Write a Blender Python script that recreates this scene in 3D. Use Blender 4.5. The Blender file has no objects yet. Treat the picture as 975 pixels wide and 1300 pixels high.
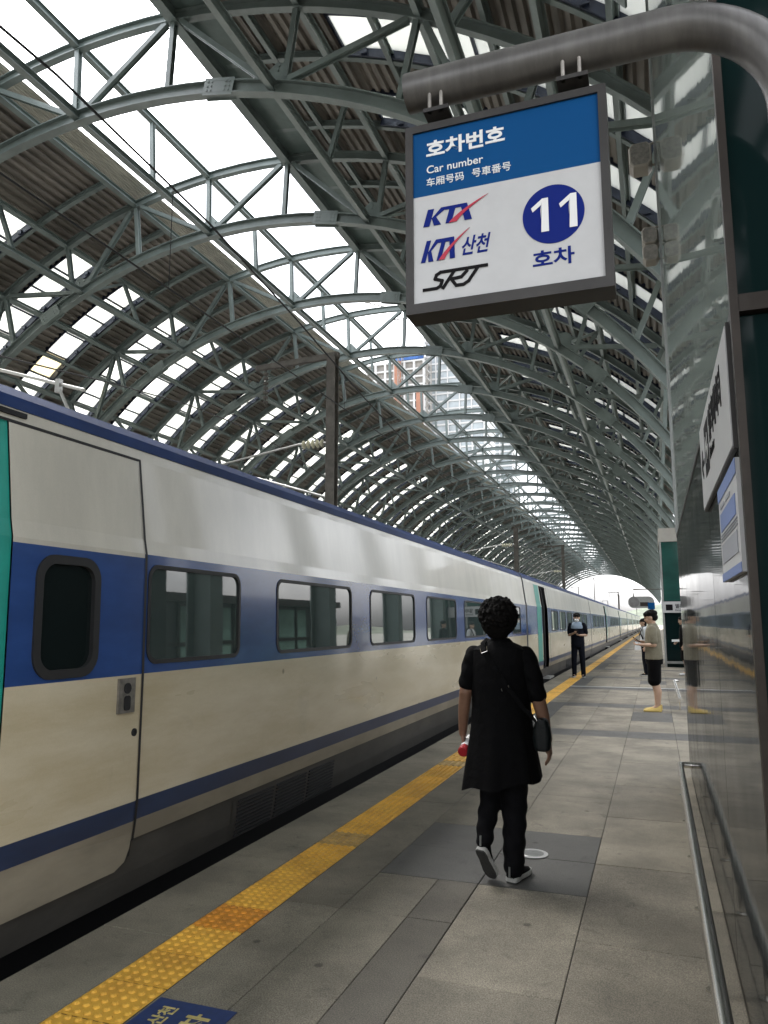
import bpy, bmesh, math, random
from mathutils import Vector, Matrix
import numpy as np
random.seed(7)
R = math.radians
sc = bpy.context.scene
C = sc.collection

# ------------------------------------------------------------------ camera
cam_d = bpy.data.cameras.new('Camera'); cam = bpy.data.objects.new('Camera', cam_d); C.objects.link(cam)
F, CX, CY, VX, VY = 950.0, 487.5, 650.0, 832.0, 790.0          # focal length and vanishing point in pixels of a 975 x 1300 frame
cam_d.sensor_fit = 'HORIZONTAL'; cam_d.sensor_width = 36.0; cam_d.lens = 36.0 * F / 975.0
cam_d.clip_start = 0.05; cam_d.clip_end = 6000
yv = Vector((VX - CX, -(VY - CY), -F)).normalized()             # world Y seen from the camera
zv = Vector((0, -yv.z, yv.y)).normalized(); xv = yv.cross(zv).normalized(); zv = xv.cross(yv)
cam.matrix_world = Matrix.Translation((0, 0, 1.5)) @ Matrix((xv, yv, zv)).to_4x4()
sc.camera = cam

# ------------------------------------------------------------------ sky, sun, exposure
SUN_EL, SUN_AZ = R(60), R(-55)
world = bpy.data.worlds.new('World'); sc.world = world; world.use_nodes = True
nt = world.node_tree; nt.nodes.clear()
n_out = nt.nodes.new('ShaderNodeOutputWorld'); n_bg = nt.nodes.new('ShaderNodeBackground')
n_sky = nt.nodes.new('ShaderNodeTexSky'); n_sky.sky_type = 'NISHITA'; n_sky.sun_disc = False
n_sky.sun_elevation = SUN_EL; n_sky.sun_rotation = SUN_AZ; n_sky.dust_density = 4.0; n_sky.air_density = 1.5
n_hsv = nt.nodes.new('ShaderNodeHueSaturation'); n_hsv.inputs['Saturation'].default_value = 0.12
n_tc = nt.nodes.new('ShaderNodeTexCoord'); n_nz = nt.nodes.new('ShaderNodeTexNoise')
n_nz.inputs['Scale'].default_value = 3.0; n_nz.inputs['Detail'].default_value = 7; n_nz.inputs['Roughness'].default_value = 0.55
n_rp = nt.nodes.new('ShaderNodeValToRGB')
n_rp.color_ramp.elements[0].position = 0.35; n_rp.color_ramp.elements[0].color = (0.34, 0.355, 0.39, 1)
n_rp.color_ramp.elements[1].position = 0.62; n_rp.color_ramp.elements[1].color = (1.25, 1.25, 1.27, 1)
n_mx = nt.nodes.new('ShaderNodeMix'); n_mx.data_type = 'RGBA'; n_mx.blend_type = 'MULTIPLY'; n_mx.inputs[0].default_value = 1.0
lk = nt.links.new
lk(n_sky.outputs[0], n_hsv.inputs['Color']); lk(n_tc.outputs['Generated'], n_nz.inputs['Vector'])
lk(n_nz.outputs['Fac'], n_rp.inputs['Fac']); lk(n_hsv.outputs[0], n_mx.inputs[6]); lk(n_rp.outputs[0], n_mx.inputs[7])
lk(n_mx.outputs[2], n_bg.inputs['Color']); n_bg.inputs['Strength'].default_value = 0.115
lk(n_bg.outputs[0], n_out.inputs['Surface'])
sun_d = bpy.data.lights.new('Sun', 'SUN'); sun = bpy.data.objects.new('Sun', sun_d); C.objects.link(sun)
sun_d.energy = 1.0; sun_d.angle = R(40); sun_d.color = (1.0, 0.96, 0.9)
sd = Vector((math.sin(SUN_AZ) * math.cos(SUN_EL), math.cos(SUN_AZ) * math.cos(SUN_EL), math.sin(SUN_EL)))
sun.rotation_euler = (-sd).to_track_quat('-Z', 'Y').to_euler()
sc.view_settings.view_transform = 'Standard'; sc.view_settings.look = 'None'
sc.view_settings.exposure = 2.88; sc.view_settings.gamma = 1.0; sc.view_settings.use_curve_mapping = False
sc.render.engine = 'CYCLES'
sc.cycles.use_denoising = True
sc.cycles.max_bounces = 8; sc.cycles.diffuse_bounces = 4; sc.cycles.glossy_bounces = 4; sc.cycles.transparent_max_bounces = 12
sc.cycles.sample_clamp_indirect = 8.0
sc.render.film_transparent = False

# ------------------------------------------------------------------ materials
MATS = {}
def mat(name, col, rough=0.6, metal=0.0, var=0.0, scale=4.0, stretch=(1, 1, 1), bump=0.0, bscale=None, rnd=0.0, spec=0.5,
        col2=None, speck=0.0, stain=0.0, sscale=7.0, ior=1.5, rvar=0.0, coat=0.0):
    m = bpy.data.materials.new(name); m.use_nodes = True
    t = m.node_tree; b = t.nodes['Principled BSDF']
    b.inputs['Base Color'].default_value = (*col, 1); b.inputs['Roughness'].default_value = rough
    b.inputs['Metallic'].default_value = metal; b.inputs['Specular IOR Level'].default_value = spec; b.inputs['IOR'].default_value = ior
    b.inputs['Coat Weight'].default_value = coat; b.inputs['Coat Roughness'].default_value = 0.08
    out = None
    tc = t.nodes.new('ShaderNodeTexCoord'); mp = t.nodes.new('ShaderNodeMapping'); mp.inputs['Scale'].default_value = stretch
    geo = t.nodes.new('ShaderNodeNewGeometry')
    t.links.new(geo.outputs['Position'], mp.inputs['Vector'])
    def rgbmix(mode, a, bcol, fac):
        x = t.nodes.new('ShaderNodeMix'); x.data_type = 'RGBA'; x.blend_type = mode
        if isinstance(fac, float): x.inputs[0].default_value = fac
        else: t.links.new(fac, x.inputs[0])
        for s, v in ((6, a), (7, bcol)):
            if isinstance(v, tuple): x.inputs[s].default_value = (*v, 1)
            else: t.links.new(v, x.inputs[s])
        return x.outputs[2]
    cur = col
    if var > 0 or col2 is not None:
        n = t.nodes.new('ShaderNodeTexNoise'); n.inputs['Scale'].default_value = scale; n.inputs['Detail'].default_value = 8
        n.inputs['Roughness'].default_value = 0.65
        t.links.new(mp.outputs[0], n.inputs['Vector'])
        rp = t.nodes.new('ShaderNodeValToRGB'); rp.color_ramp.elements[0].position = 0.38; rp.color_ramp.elements[1].position = 0.66
        t.links.new(n.outputs['Fac'], rp.inputs['Fac'])
        dark = col2 if col2 is not None else tuple(c * (1 - var) for c in col)
        cur = rgbmix('MIX', dark, tuple(col), rp.outputs[0])
    if speck > 0:
        n = t.nodes.new('ShaderNodeTexNoise'); n.inputs['Scale'].default_value = 170; n.inputs['Detail'].default_value = 3
        t.links.new(geo.outputs['Position'], n.inputs['Vector'])
        rp = t.nodes.new('ShaderNodeValToRGB'); rp.color_ramp.elements[0].position = 0.35; rp.color_ramp.elements[1].position = 0.7
        k0, k1 = 1 - speck, 1 + speck
        rp.color_ramp.elements[0].color = (k0, k0, k0, 1); rp.color_ramp.elements[1].color = (k1, k1, k1, 1)
        t.links.new(n.outputs['Fac'], rp.inputs['Fac']); cur = rgbmix('MULTIPLY', cur, rp.outputs[0], 1.0)
    if stain > 0:
        n = t.nodes.new('ShaderNodeTexNoise'); n.inputs['Scale'].default_value = sscale; n.inputs['Detail'].default_value = 6; n.inputs['Roughness'].default_value = 0.7
        n.inputs['Distortion'].default_value = 0.6
        t.links.new(geo.outputs['Position'], n.inputs['Vector'])
        rp = t.nodes.new('ShaderNodeValToRGB'); rp.color_ramp.elements[0].position = 0.28; rp.color_ramp.elements[1].position = 0.42
        k0 = 1 - stain; rp.color_ramp.elements[0].color = (k0, k0, k0, 1); rp.color_ramp.elements[1].color = (1, 1, 1, 1)
        t.links.new(n.outputs['Fac'], rp.inputs['Fac']); cur = rgbmix('MULTIPLY', cur, rp.outputs[0], 1.0)
        v = t.nodes.new('ShaderNodeTexVoronoi'); v.inputs['Scale'].default_value = 2.3; t.links.new(geo.outputs['Position'], v.inputs['Vector'])
        rp = t.nodes.new('ShaderNodeValToRGB'); rp.color_ramp.elements[0].position = 0.035; rp.color_ramp.elements[1].position = 0.06
        rp.color_ramp.elements[0].color = (0.45, 0.44, 0.43, 1); rp.color_ramp.elements[1].color = (1, 1, 1, 1)
        t.links.new(v.outputs['Distance'], rp.inputs['Fac']); cur = rgbmix('MULTIPLY', cur, rp.outputs[0], 1.0)
    if rnd > 0:
        oi = t.nodes.new('ShaderNodeObjectInfo'); mr = t.nodes.new('ShaderNodeMapRange')
        mr.inputs['To Min'].default_value = 1 - rnd; mr.inputs['To Max'].default_value = 1 + rnd
        t.links.new(oi.outputs['Random'], mr.inputs['Value'])
        cb = t.nodes.new('ShaderNodeCombineColor')
        for k in range(3): t.links.new(mr.outputs[0], cb.inputs[k])
        cur = rgbmix('MULTIPLY', cur, cb.outputs[0], 1.0)
    if not isinstance(cur, tuple) and not isinstance(cur, list): t.links.new(cur, b.inputs['Base Color'])
    if rvar > 0:
        n = t.nodes.new('ShaderNodeTexNoise'); n.inputs['Scale'].default_value = scale * 0.7; n.inputs['Detail'].default_value = 5
        t.links.new(mp.outputs[0], n.inputs['Vector']); mr = t.nodes.new('ShaderNodeMapRange')
        mr.inputs['To Min'].default_value = max(0.0, rough - rvar); mr.inputs['To Max'].default_value = rough + rvar
        t.links.new(n.outputs['Fac'], mr.inputs['Value']); t.links.new(mr.outputs[0], b.inputs['Roughness'])
    if bump > 0:
        n = t.nodes.new('ShaderNodeTexNoise'); n.inputs['Scale'].default_value = bscale or scale; n.inputs['Detail'].default_value = 4
        t.links.new(mp.outputs[0] if bscale is None else geo.outputs['Position'], n.inputs['Vector'])
        bp = t.nodes.new('ShaderNodeBump'); bp.inputs['Strength'].default_value = bump; bp.inputs['Distance'].default_value = 0.02
        t.links.new(n.outputs['Fac'], bp.inputs['Height']); t.links.new(bp.outputs[0], b.inputs['Normal'])
    MATS[name] = m
    return m

def film(name, amount, col):
    m = MATS[name]; t = m.node_tree; o = [n for n in t.nodes if n.type == 'OUTPUT_MATERIAL'][0]; b = t.nodes['Principled BSDF']
    d = t.nodes.new('ShaderNodeBsdfDiffuse'); d.inputs[0].default_value = (*col, 1); x = t.nodes.new('ShaderNodeMixShader')
    n = t.nodes.new('ShaderNodeTexNoise'); n.inputs['Scale'].default_value = 3.0; n.inputs['Detail'].default_value = 6
    g = t.nodes.new('ShaderNodeNewGeometry'); t.links.new(g.outputs['Position'], n.inputs['Vector'])
    r = t.nodes.new('ShaderNodeMapRange'); r.inputs['From Min'].default_value = 0.3; r.inputs['From Max'].default_value = 0.7
    r.inputs['To Min'].default_value = amount * 0.8; r.inputs['To Max'].default_value = amount * 1.2
    t.links.new(n.outputs['Fac'], r.inputs['Value']); t.links.new(r.outputs[0], x.inputs[0])
    t.links.new(b.outputs[0], x.inputs[1]); t.links.new(d.outputs[0], x.inputs[2]); t.links.new(x.outputs[0], o.inputs['Surface'])
def mat_pane(name, tint, transp=0.5, rough=0.3, transl=0.4):
    m = bpy.data.materials.new(name); m.use_nodes = True; t = m.node_tree; t.nodes.clear()
    o = t.nodes.new('ShaderNodeOutputMaterial'); tr = t.nodes.new('ShaderNodeBsdfTransparent'); tl = t.nodes.new('ShaderNodeBsdfTranslucent')
    gl = t.nodes.new('ShaderNodeBsdfGlossy'); gl.inputs['Roughness'].default_value = rough
    tr.inputs[0].default_value = (*tint, 1); tl.inputs[0].default_value = (*tint, 1)
    m1 = t.nodes.new('ShaderNodeMixShader'); m1.inputs[0].default_value = 1 - transp
    t.links.new(tr.outputs[0], m1.inputs[1]); t.links.new(tl.outputs[0], m1.inputs[2])
    fr = t.nodes.new('ShaderNodeFresnel'); fr.inputs[0].default_value = 1.45
    m2 = t.nodes.new('ShaderNodeMixShader'); t.links.new(fr.outputs[0], m2.inputs[0])
    t.links.new(m1.outputs[0], m2.inputs[1]); t.links.new(gl.outputs[0], m2.inputs[2]); t.links.new(m2.outputs[0], o.inputs['Surface'])
    MATS[name] = m
    return m

mat('steel', (0.21, 0.255, 0.243), 0.34, 0.0, var=0.28, scale=1.3, bump=0.05, rnd=0.07)
mat('steel_edge', (0.16, 0.21, 0.195), 0.5, var=0.3, scale=1.2)
mat('sheet', (0.255, 0.23, 0.2), 0.55, 0.1, var=0.45, scale=0.9, stretch=(2.2, 0.35, 2.2), rnd=0.06)
mat('sheet_pale', (0.62, 0.58, 0.5), 0.5, 0.0, var=0.35, scale=2.0, stretch=(3, 0.5, 3))
mat('sky_frame', (0.03, 0.04, 0.07), 0.35, 0.3, var=0.3)
mat_pane('skypane', (0.86, 0.87, 0.83), 0.45, 0.25)
mat_pane('skypane_old', (0.84, 0.78, 0.6), 0.3, 0.4)
mat('paver', stain=0.42, col=(0.252, 0.227, 0.177), rough=0.72, var=0.42, scale=1.7, bump=0.25, bscale=150, rnd=0.13, speck=0.42)
mat('paver_strip', stain=0.42, col=(0.142, 0.129, 0.105), rough=0.72, var=0.3, scale=2.0, bump=0.25, bscale=150, rnd=0.06, speck=0.42)
mat('paver_dark', stain=0.42, col=(0.098, 0.096, 0.088), rough=0.6, var=0.22, scale=2.0, bump=0.2, bscale=150, rnd=0.06, speck=0.28)
mat('coping', stain=0.42, col=(0.28, 0.253, 0.195), rough=0.75, var=0.4, scale=1.4, bump=0.25, bscale=120, rnd=0.05, speck=0.28)
mat('mortar', (0.05, 0.046, 0.04), 0.9, var=0.4, scale=8)
mat('tactile', (0.82, 0.47, 0.06), 0.55, var=0.42, scale=4, rnd=0.14, stain=0.35, bump=0.2, bscale=200, col2=(0.64, 0.34, 0.045))
mat('tactile_new', (0.8, 0.33, 0.03), 0.5, var=0.35, scale=10, bump=0.1, bscale=200)
mat('tactile_pale', (0.55, 0.36, 0.12), 0.6, var=0.4, scale=9, bump=0.2, bscale=200)
mat('ballast', (0.12, 0.105, 0.09), 0.95, var=0.6, scale=18, bump=0.8, bscale=16)
mat('concrete', (0.3, 0.29, 0.27), 0.85, var=0.3, scale=2, bump=0.15, bscale=60)
mat('ground', (0.22, 0.22, 0.19), 0.95, var=0.4, scale=0.05)
mat('hill', (0.13, 0.15, 0.11), 0.95, var=0.5, scale=0.05)
# train
mat('cream', (0.57, 0.505, 0.37), 0.3, var=0.3, scale=1.6, stretch=(1, 0.55, 2.6), rvar=0.12, coat=0.55, bump=0.08, bscale=1.6, stain=0.12, sscale=1.3, col2=(0.46, 0.39, 0.255), speck=0.03)
mat('cream_upper', (0.56, 0.53, 0.455), 0.34, var=0.2, scale=1.1, stretch=(1, 1.6, 0.5), rvar=0.1, coat=0.5, bump=0.08, bscale=1.6, speck=0.03)
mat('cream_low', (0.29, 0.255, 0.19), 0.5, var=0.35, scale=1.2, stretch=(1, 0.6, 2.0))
mat('blue', (0.028, 0.072, 0.235), 0.22, var=0.25, scale=2.2, stretch=(1, 0.6, 1.6), rvar=0.1, coat=0.5)
mat('blue_roof', (0.014, 0.036, 0.125), 0.6, var=0.3, scale=1.5, spec=0.25)
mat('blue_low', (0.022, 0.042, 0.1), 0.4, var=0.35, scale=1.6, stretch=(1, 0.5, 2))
mat('teal', (0.02, 0.3, 0.24), 0.35, var=0.2, scale=3, coat=0.2)
mat('skirt', (0.06, 0.055, 0.047), 0.6, var=0.45, scale=1.6, stretch=(1, 0.6, 1.5), bump=0.05)
mat('rubber', (0.012, 0.012, 0.013), 0.6, var=0.3, scale=9)
mat('black', (0.006, 0.006, 0.007), 0.7)
mat('train_glass', (0.045, 0.062, 0.059), 0.02, spec=0.55, ior=2.0, bump=0.012, bscale=2.0)
mat('door_glass', (0.006, 0.01, 0.01), 0.12, ior=1.5)
mat('roof_grey', (0.2, 0.2, 0.2), 0.6, var=0.3)
mat('handle_metal', (0.3, 0.28, 0.25), 0.4, 0.6, var=0.4, scale=20)
# building
mat('stone_mirror', (0.016, 0.019, 0.019), 0.045, ior=1.36, bump=0.06, bscale=2.4, var=0.3, scale=3)
mat('glass_upper', (0.21, 0.245, 0.225), 0.03, ior=1.9, bump=0.06, bscale=1.5)
film('stone_mirror', 0.36, (0.035, 0.037, 0.036)); film('glass_upper', 0.15, (0.2, 0.225, 0.21))
mat('front_glass', (0.005, 0.014, 0.014), 0.06, spec=0.2, ior=1.3, bump=0.02, bscale=2)
mat('bronze', (0.04, 0.032, 0.026), 0.42, 0.5, var=0.35, scale=6)
mat('trim', (0.32, 0.33, 0.32), 0.35, 0.6, var=0.2, scale=4)
mat('chrome', (0.8, 0.78, 0.73), 0.22, 1.0, rvar=0.08, scale=8)
mat('pipe', (0.14, 0.135, 0.13), 0.38, 0.35, var=0.35, scale=5, stretch=(4, 1, 0.7), bump=0.05, rvar=0.1)
mat('frame_dark', (0.042, 0.039, 0.037), 0.45, 0.3, var=0.25, scale=7)
mat('green_glass', (0.02, 0.09, 0.075), 0.08, ior=1.6, var=0.3, scale=0.9, stretch=(1, 1, 3))
mat('kiosk_core', (0.05, 0.06, 0.06), 0.3)
mat('kiosk_glass', (0.26, 0.45, 0.38), 0.08, ior=1.6, var=0.3, scale=0.9)
mat('beige_panel', (0.4, 0.38, 0.34), 0.6, var=0.15, scale=2)
# signs
mat('sign_blue', (0.0, 0.062, 0.2), 0.5, spec=0.12, var=0.06, scale=3)
mat('sign_white', (0.5, 0.5, 0.5), 0.35, var=0.06, scale=14)
mat('ink_white', (0.75, 0.75, 0.74), 0.4)
mat('ink_navy', (0.003, 0.014, 0.16), 0.5, spec=0.12)
mat('ink_red', (0.42, 0.01, 0.04), 0.4)
mat('ink_dark', (0.008, 0.007, 0.008), 0.6, spec=0.1)
mat('ink_yellow', (0.62, 0.52, 0.2), 0.6, var=0.3, scale=40)
mat('ink_grey', (0.3, 0.31, 0.34), 0.5)
mat('ink_lblue', (0.16, 0.22, 0.42), 0.5)
mat('sticker', (0.008, 0.035, 0.15), 0.5, var=0.25, scale=25)
# people
mat('skin', (0.23, 0.125, 0.08), 0.5, var=0.12, scale=18)
mat('skin_light', (0.5, 0.32, 0.22), 0.5, var=0.1, scale=14)
mat('hair', (0.003, 0.0023, 0.002), 0.75, spec=0.15, bump=0.4, bscale=220)
mat('cloth_black', (0.0025, 0.0025, 0.003), 0.85, var=0.3, scale=14, spec=0.12, bump=0.3, bscale=26)
mat('cloth_trouser', (0.006, 0.006, 0.0075), 0.85, var=0.35, scale=11, stretch=(1, 1, 0.5), spec=0.12, bump=0.4, bscale=16)
mat('lining', (0.09, 0.09, 0.075), 0.8)
mat('cloth_navy', (0.006, 0.0075, 0.0125), 0.85, var=0.3, scale=12, spec=0.12, bump=0.3, bscale=20)
mat('cloth_yoke', (0.25, 0.32, 0.4), 0.8, bump=0.2, bscale=25)
mat('cloth_olive', (0.2, 0.18, 0.125), 0.85, var=0.2, scale=10, bump=0.4, bscale=18)
mat('cloth_white', (0.55, 0.57, 0.58), 0.85)
mat('paper', (0.75, 0.75, 0.74), 0.7)
mat('leather', (0.003, 0.005, 0.0055), 0.5, spec=0.25, bump=0.2, bscale=80)
mat('sole', (0.5, 0.5, 0.47), 0.6, var=0.3, scale=40)
mat('sole_dark', (0.035, 0.035, 0.033), 0.8, bump=0.4, bscale=120)
mat('clog', (0.6, 0.44, 0.13), 0.6)
mat('red', (0.35, 0.012, 0.02), 0.35)
# catenary and town
mat('post', (0.125, 0.115, 0.1), 0.6, 0.3, var=0.4, scale=6)
mat('wire', (0.012, 0.012, 0.013), 0.5, 0.4)
mat('galv', (0.5, 0.5, 0.48), 0.4, 0.7, var=0.2, scale=10)
mat('ceramic', (0.55, 0.53, 0.4), 0.25)
mat('speaker_case', (0.3, 0.275, 0.235), 0.55)
mat('tower_white', (0.6, 0.6, 0.6), 0.8)
mat('tower_glass', (0.4, 0.45, 0.48), 0.2, 0.0, var=0.3, scale=0.2, ior=1.7)
mat('tower_orange', (0.45, 0.22, 0.15), 0.8, var=0.3, scale=0.3)
mat('tower_conc', (0.36, 0.34, 0.32), 0.9, var=0.3, scale=0.3)
mat('tarp_blue', (0.06, 0.16, 0.45), 0.7, var=0.2, scale=0.5)
mat('phone', (0.01, 0.01, 0.012), 0.2)

# ------------------------------------------------------------------ mesh helpers
def add(name, me, parent=None, loc=(0, 0, 0)):
    o = bpy.data.objects.new(name, me); C.objects.link(o); o.location = loc
    if parent is not None: o.parent = parent
    return o
def tag(o, label=None, cat=None, group=None, kind=None):
    if label: o['label'] = label
    if cat: o['category'] = cat
    if group: o['group'] = group
    if kind: o['kind'] = kind
    return o
def thing(name, label, cat, loc=(0, 0, 0), rz=0.0, group=None):
    o = bpy.data.objects.new(name, None); C.objects.link(o); o.location = loc; o.rotation_euler = (0, 0, rz); o.empty_display_size = 0.2
    return tag(o, label, cat, group)
def copy_tree(o, parent=None):
    c = o.copy(); C.objects.link(c); c.parent = parent
    for ch in list(o.children): copy_tree(ch, c)
    return c

class MB:
    def __init__(s): s.v = []; s.f = []
    def quad(s, *p):
        n = len(s.v); s.v += [tuple(q) for q in p]; s.f.append(tuple(range(n, n + len(p)))); return s
    def box(s, x0, x1, y0, y1, z0, z1):
        n = len(s.v)
        s.v += [(x, y, z) for z in (z0, z1) for x, y in ((x0, y0), (x1, y0), (x1, y1), (x0, y1))]
        s.f += [tuple(n + i for i in q) for q in ((3, 2, 1, 0), (4, 5, 6, 7), (0, 1, 5, 4), (1, 2, 6, 5), (2, 3, 7, 6), (3, 0, 4, 7))]
        return s
    def loft(s, rings, cap=True, close=True):
        n0 = len(s.v); k = len(rings[0])
        for r in rings: s.v += [tuple(p) for p in r]
        for i in range(len(rings) - 1):
            a, b = n0 + i * k, n0 + (i + 1) * k
            for j in range(k if close else k - 1):
                j2 = (j + 1) % k; s.f.append((a + j, a + j2, b + j2, b + j))
        if cap:
            s.f.append(tuple(n0 + j for j in reversed(range(k)))); m = n0 + (len(rings) - 1) * k; s.f.append(tuple(m + j for j in range(k)))
        return s
    def sweep(s, pts, prof, up=(0, 0, 1), cap=True):
        """closed 2-D profile (a, b) swept along pts: a along side, b along up"""
        pts = [Vector(p) for p in pts]; rings = []
        for i, p in enumerate(pts):
            t = (pts[min(i + 1, len(pts) - 1)] - pts[max(i - 1, 0)]).normalized()
            u = Vector(up(i) if callable(up) else up); sd_ = t.cross(u)
            if sd_.length < 1e-4: sd_ = t.cross(Vector((1, 0, 0)))
            sd_.normalize(); u = sd_.cross(t).normalized()
            rings.append([p + sd_ * a + u * b for a, b in prof])
        return s.loft(rings, cap)
    def tube(s, pts, r, n=10, cap=True):
        rr = r if isinstance(r, (list, tuple)) else [r] * len(pts)
        pts = [Vector(p) for p in pts]; rings = []
        for i, p in enumerate(pts):
            t = (pts[min(i + 1, len(pts) - 1)] - pts[max(i - 1, 0)]).normalized()
            u = Vector((0, 0, 1)) if abs(t.z) < 0.9 else Vector((1, 0, 0))
            a = t.cross(u).normalized(); b = a.cross(t)
            rings.append([p + (a * math.cos(q) + b * math.sin(q)) * rr[i] for q in [2 * math.pi * k / n for k in range(n)]])
        return s.loft(rings, cap)
    def mesh(s, m=None, smooth=False, off=(0, 0, 0)):
        me = bpy.data.meshes.new('m'); o = Vector(off)
        me.from_pydata([tuple(Vector(p) - o) for p in s.v], [], s.f)
        bm = bmesh.new(); bm.from_mesh(me); bmesh.ops.recalc_face_normals(bm, faces=bm.faces); bm.to_mesh(me); bm.free()
        if smooth:
            me.polygons.foreach_set('use_smooth', [True] * len(me.polygons))
            me.set_sharp_from_angle(angle=R(38))
        if m: me.materials.append(MATS[m])
        return me
    def build(s, name, m, parent=None, smooth=False):
        """vertices are in world coordinates; the parent only carries a translation"""
        off = parent.matrix_basis.translation if parent is not None else Vector((0, 0, 0))
        if parent is not None and parent.parent is not None: off = off + parent.parent.matrix_basis.translation
        return add(name, s.mesh(m, smooth, off), parent)

def iprof(d, w, tf=0.018, tw=0.014):
    h = d / 2; q = w / 2; t = tw / 2
    return [(-q, -h), (q, -h), (q, -h + tf), (t, -h + tf), (t, h - tf), (q, h - tf), (q, h), (-q, h), (-q, h - tf), (-t, h - tf), (-t, -h + tf), (-q, -h + tf)]
def rect(w, d): return [(-w / 2, -d / 2), (w / 2, -d / 2), (w / 2, d / 2), (-w / 2, d / 2)]
def rrect(y0, y1, z0, z1, r, n=6):
    out = []
    for cy, cz, a0 in ((y1 - r, z0 + r, -90), (y1 - r, z1 - r, 0), (y0 + r, z1 - r, 90), (y0 + r, z0 + r, 180)):
        for k in range(n + 1):
            a = R(a0 + 90 * k / n); out.append((cy + r * math.cos(a), cz + r * math.sin(a)))
    return out
def tri_fill(outer, inners):
    """flat polygon with holes -> (verts2d, faces)"""
    bm = bmesh.new(); edges = []
    for loop in [outer] + inners:
        vs = [bm.verts.new((p[0], p[1], 0)) for p in loop]
        edges += [bm.edges.new((vs[i], vs[(i + 1) % len(vs)])) for i in range(len(vs))]
    bmesh.ops.triangle_fill(bm, use_beauty=True, use_dissolve=False, edges=edges)
    bm.verts.index_update(); v = [(q.co.x, q.co.y) for q in bm.verts]; f = [tuple(q.index for q in g.verts) for g in bm.faces]; bm.free()
    return v, f

def text_mesh(body, size, m, bold=0.0, shear=0.0, width=None, height=None, extrude=0.0008):
    cu = bpy.data.curves.new('txt', 'FONT'); cu.body = body; cu.size = size; cu.shear = shear; cu.offset = bold * 0.16; cu.extrude = extrude
    o = bpy.data.objects.new('txt', cu); C.objects.link(o)
    dg = bpy.context.evaluated_depsgraph_get(); dg.update()
    me = bpy.data.meshes.new_from_object(o.evaluated_get(dg)); bpy.data.objects.remove(o); bpy.data.curves.remove(cu)
    co = np.zeros(len(me.vertices) * 3); me.vertices.foreach_get('co', co); co = co.reshape(-1, 3)
    mn, mx = co.min(0), co.max(0)
    co[:, 0] -= mn[0]; co[:, 1] -= mn[1]
    if width: co[:, 0] *= width / (mx[0] - mn[0])
    if height: co[:, 1] *= height / (mx[1] - mn[1])
    me.vertices.foreach_set('co', co.ravel()); me.materials.clear(); me.materials.append(MATS[m]); me.update()
    return me
def text_on(parent, body, origin, xdir, updir, m, bold=0.0, shear=0.0, width=None, height=None, name='lettering', size=0.1):
    """flat print whose lower left corner sits at origin (parent coordinates)"""
    me = text_mesh(body, size, m, bold, shear, width, height)
    o = add(name, me, parent); x = Vector(xdir).normalized(); u = Vector(updir).normalized(); n = x.cross(u)
    o.matrix_local = Matrix.Translation(origin) @ Matrix((x, u, n)).transposed().to_4x4()
    return o

# ------------------------------------------------------------------ ground, tracks, platform
gr = MB(); gr.quad((-3000, -600, -1.6), (3000, -600, -1.6), (3000, 5000, -1.6), (-3000, 5000, -1.6))
tag(gr.build('ground', 'ground'), kind='structure')
tb = MB(); tb.box(-19.4, -2.9, -40, 420, -1.5, -0.78)
tag(tb.build('track_bed', 'ballast'), kind='structure')
for k, tx in enumerate((-4.28, -8.6, -12.9, -17.2)):
    rt = thing('railway_track', ['rail track under the cream and blue train', 'second rail track beyond the train', 'third rail track beyond the train', 'rail track farthest from the train platform'][k],
               'track', (tx, 0, -0.78), group='tracks under the canopy')
    for s in (-0.72, 0.72):
        m = MB(); m.sweep([(tx + s, -40, -0.56), (tx + s, 420, -0.56)], iprof(0.16, 0.11, 0.03, 0.02)); m.build('rail', 'post', rt)
    m = MB()
    for y in range(-20, 120): m.box(tx - 1.25, tx + 1.25, y * 0.65, y * 0.65 + 0.26, -0.78, -0.645)
    o = m.build('sleepers', 'concrete', rt); o['kind'] = 'stuff'

EDGE = -2.68
plat = MB(); plat.box(EDGE, 8.4, -14, 330, -1.5, -0.005)
platform = tag(plat.build('platform', 'mortar'), kind='structure')
oplat = MB(); oplat.box(-30, -19.4, -40, 330, -1.5, -0.02)
tag(oplat.build('opposite_platform', 'concrete'), kind='structure')

def slab_mesh(w, l, m, b=0.002):
    me = MB(); h = 0.03
    me.loft([[(0, 0, -h), (w, 0, -h), (w, l, -h), (0, l, -h)], [(0, 0, -b), (w, 0, -b), (w, l, -b), (0, l, -b)],
             [(b, b, 0), (w - b, b, 0), (w - b, l - b, 0), (b, l - b, 0)]])
    return me.mesh(m)
SL = {}
def slab(x0, x1, y0, y1, m, name='paving_slab', g=0.0045):
    key = (round(x1 - x0, 3), round(y1 - y0, 3), m)
    if key not in SL: SL[key] = slab_mesh(x1 - x0 - g, y1 - y0 - g, m)
    o = add(name, SL[key], platform, (x0 + g / 2, y0 + g / 2, random.uniform(-0.0012, 0.0012)))
    o.rotation_euler = (random.uniform(-1, 1) * 0.0012, random.uniform(-1, 1) * 0.0012, 0)
    return o
COLS = [(-1.97, -1.65, 0.61), (-1.65, -1.04, 0.61), (-1.04, -0.43, 0.0), (-0.43, 0.18, 0.61), (0.18, 0.79, 0.0)]
PL = 1.22; Y0 = 3.30
def dark_at(x, y):
    if -1.66 < x < -0.43 and 4.52 < y < 5.74: return True
    for s in (10.62, 17.94, 25.26, 32.58):
        if s <= y < s + 0.61 and x > -2.0: return True
        if s + 0.61 <= y < s + 3.66 and -1.98 < x < -1.4: return True
        if s + 1.83 <= y < s + 3.05 and -0.43 < x < 0.3: return True
        if s + 3.66 <= y < s + 4.27 and -2 < x < 0.8: return True
    return False
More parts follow.
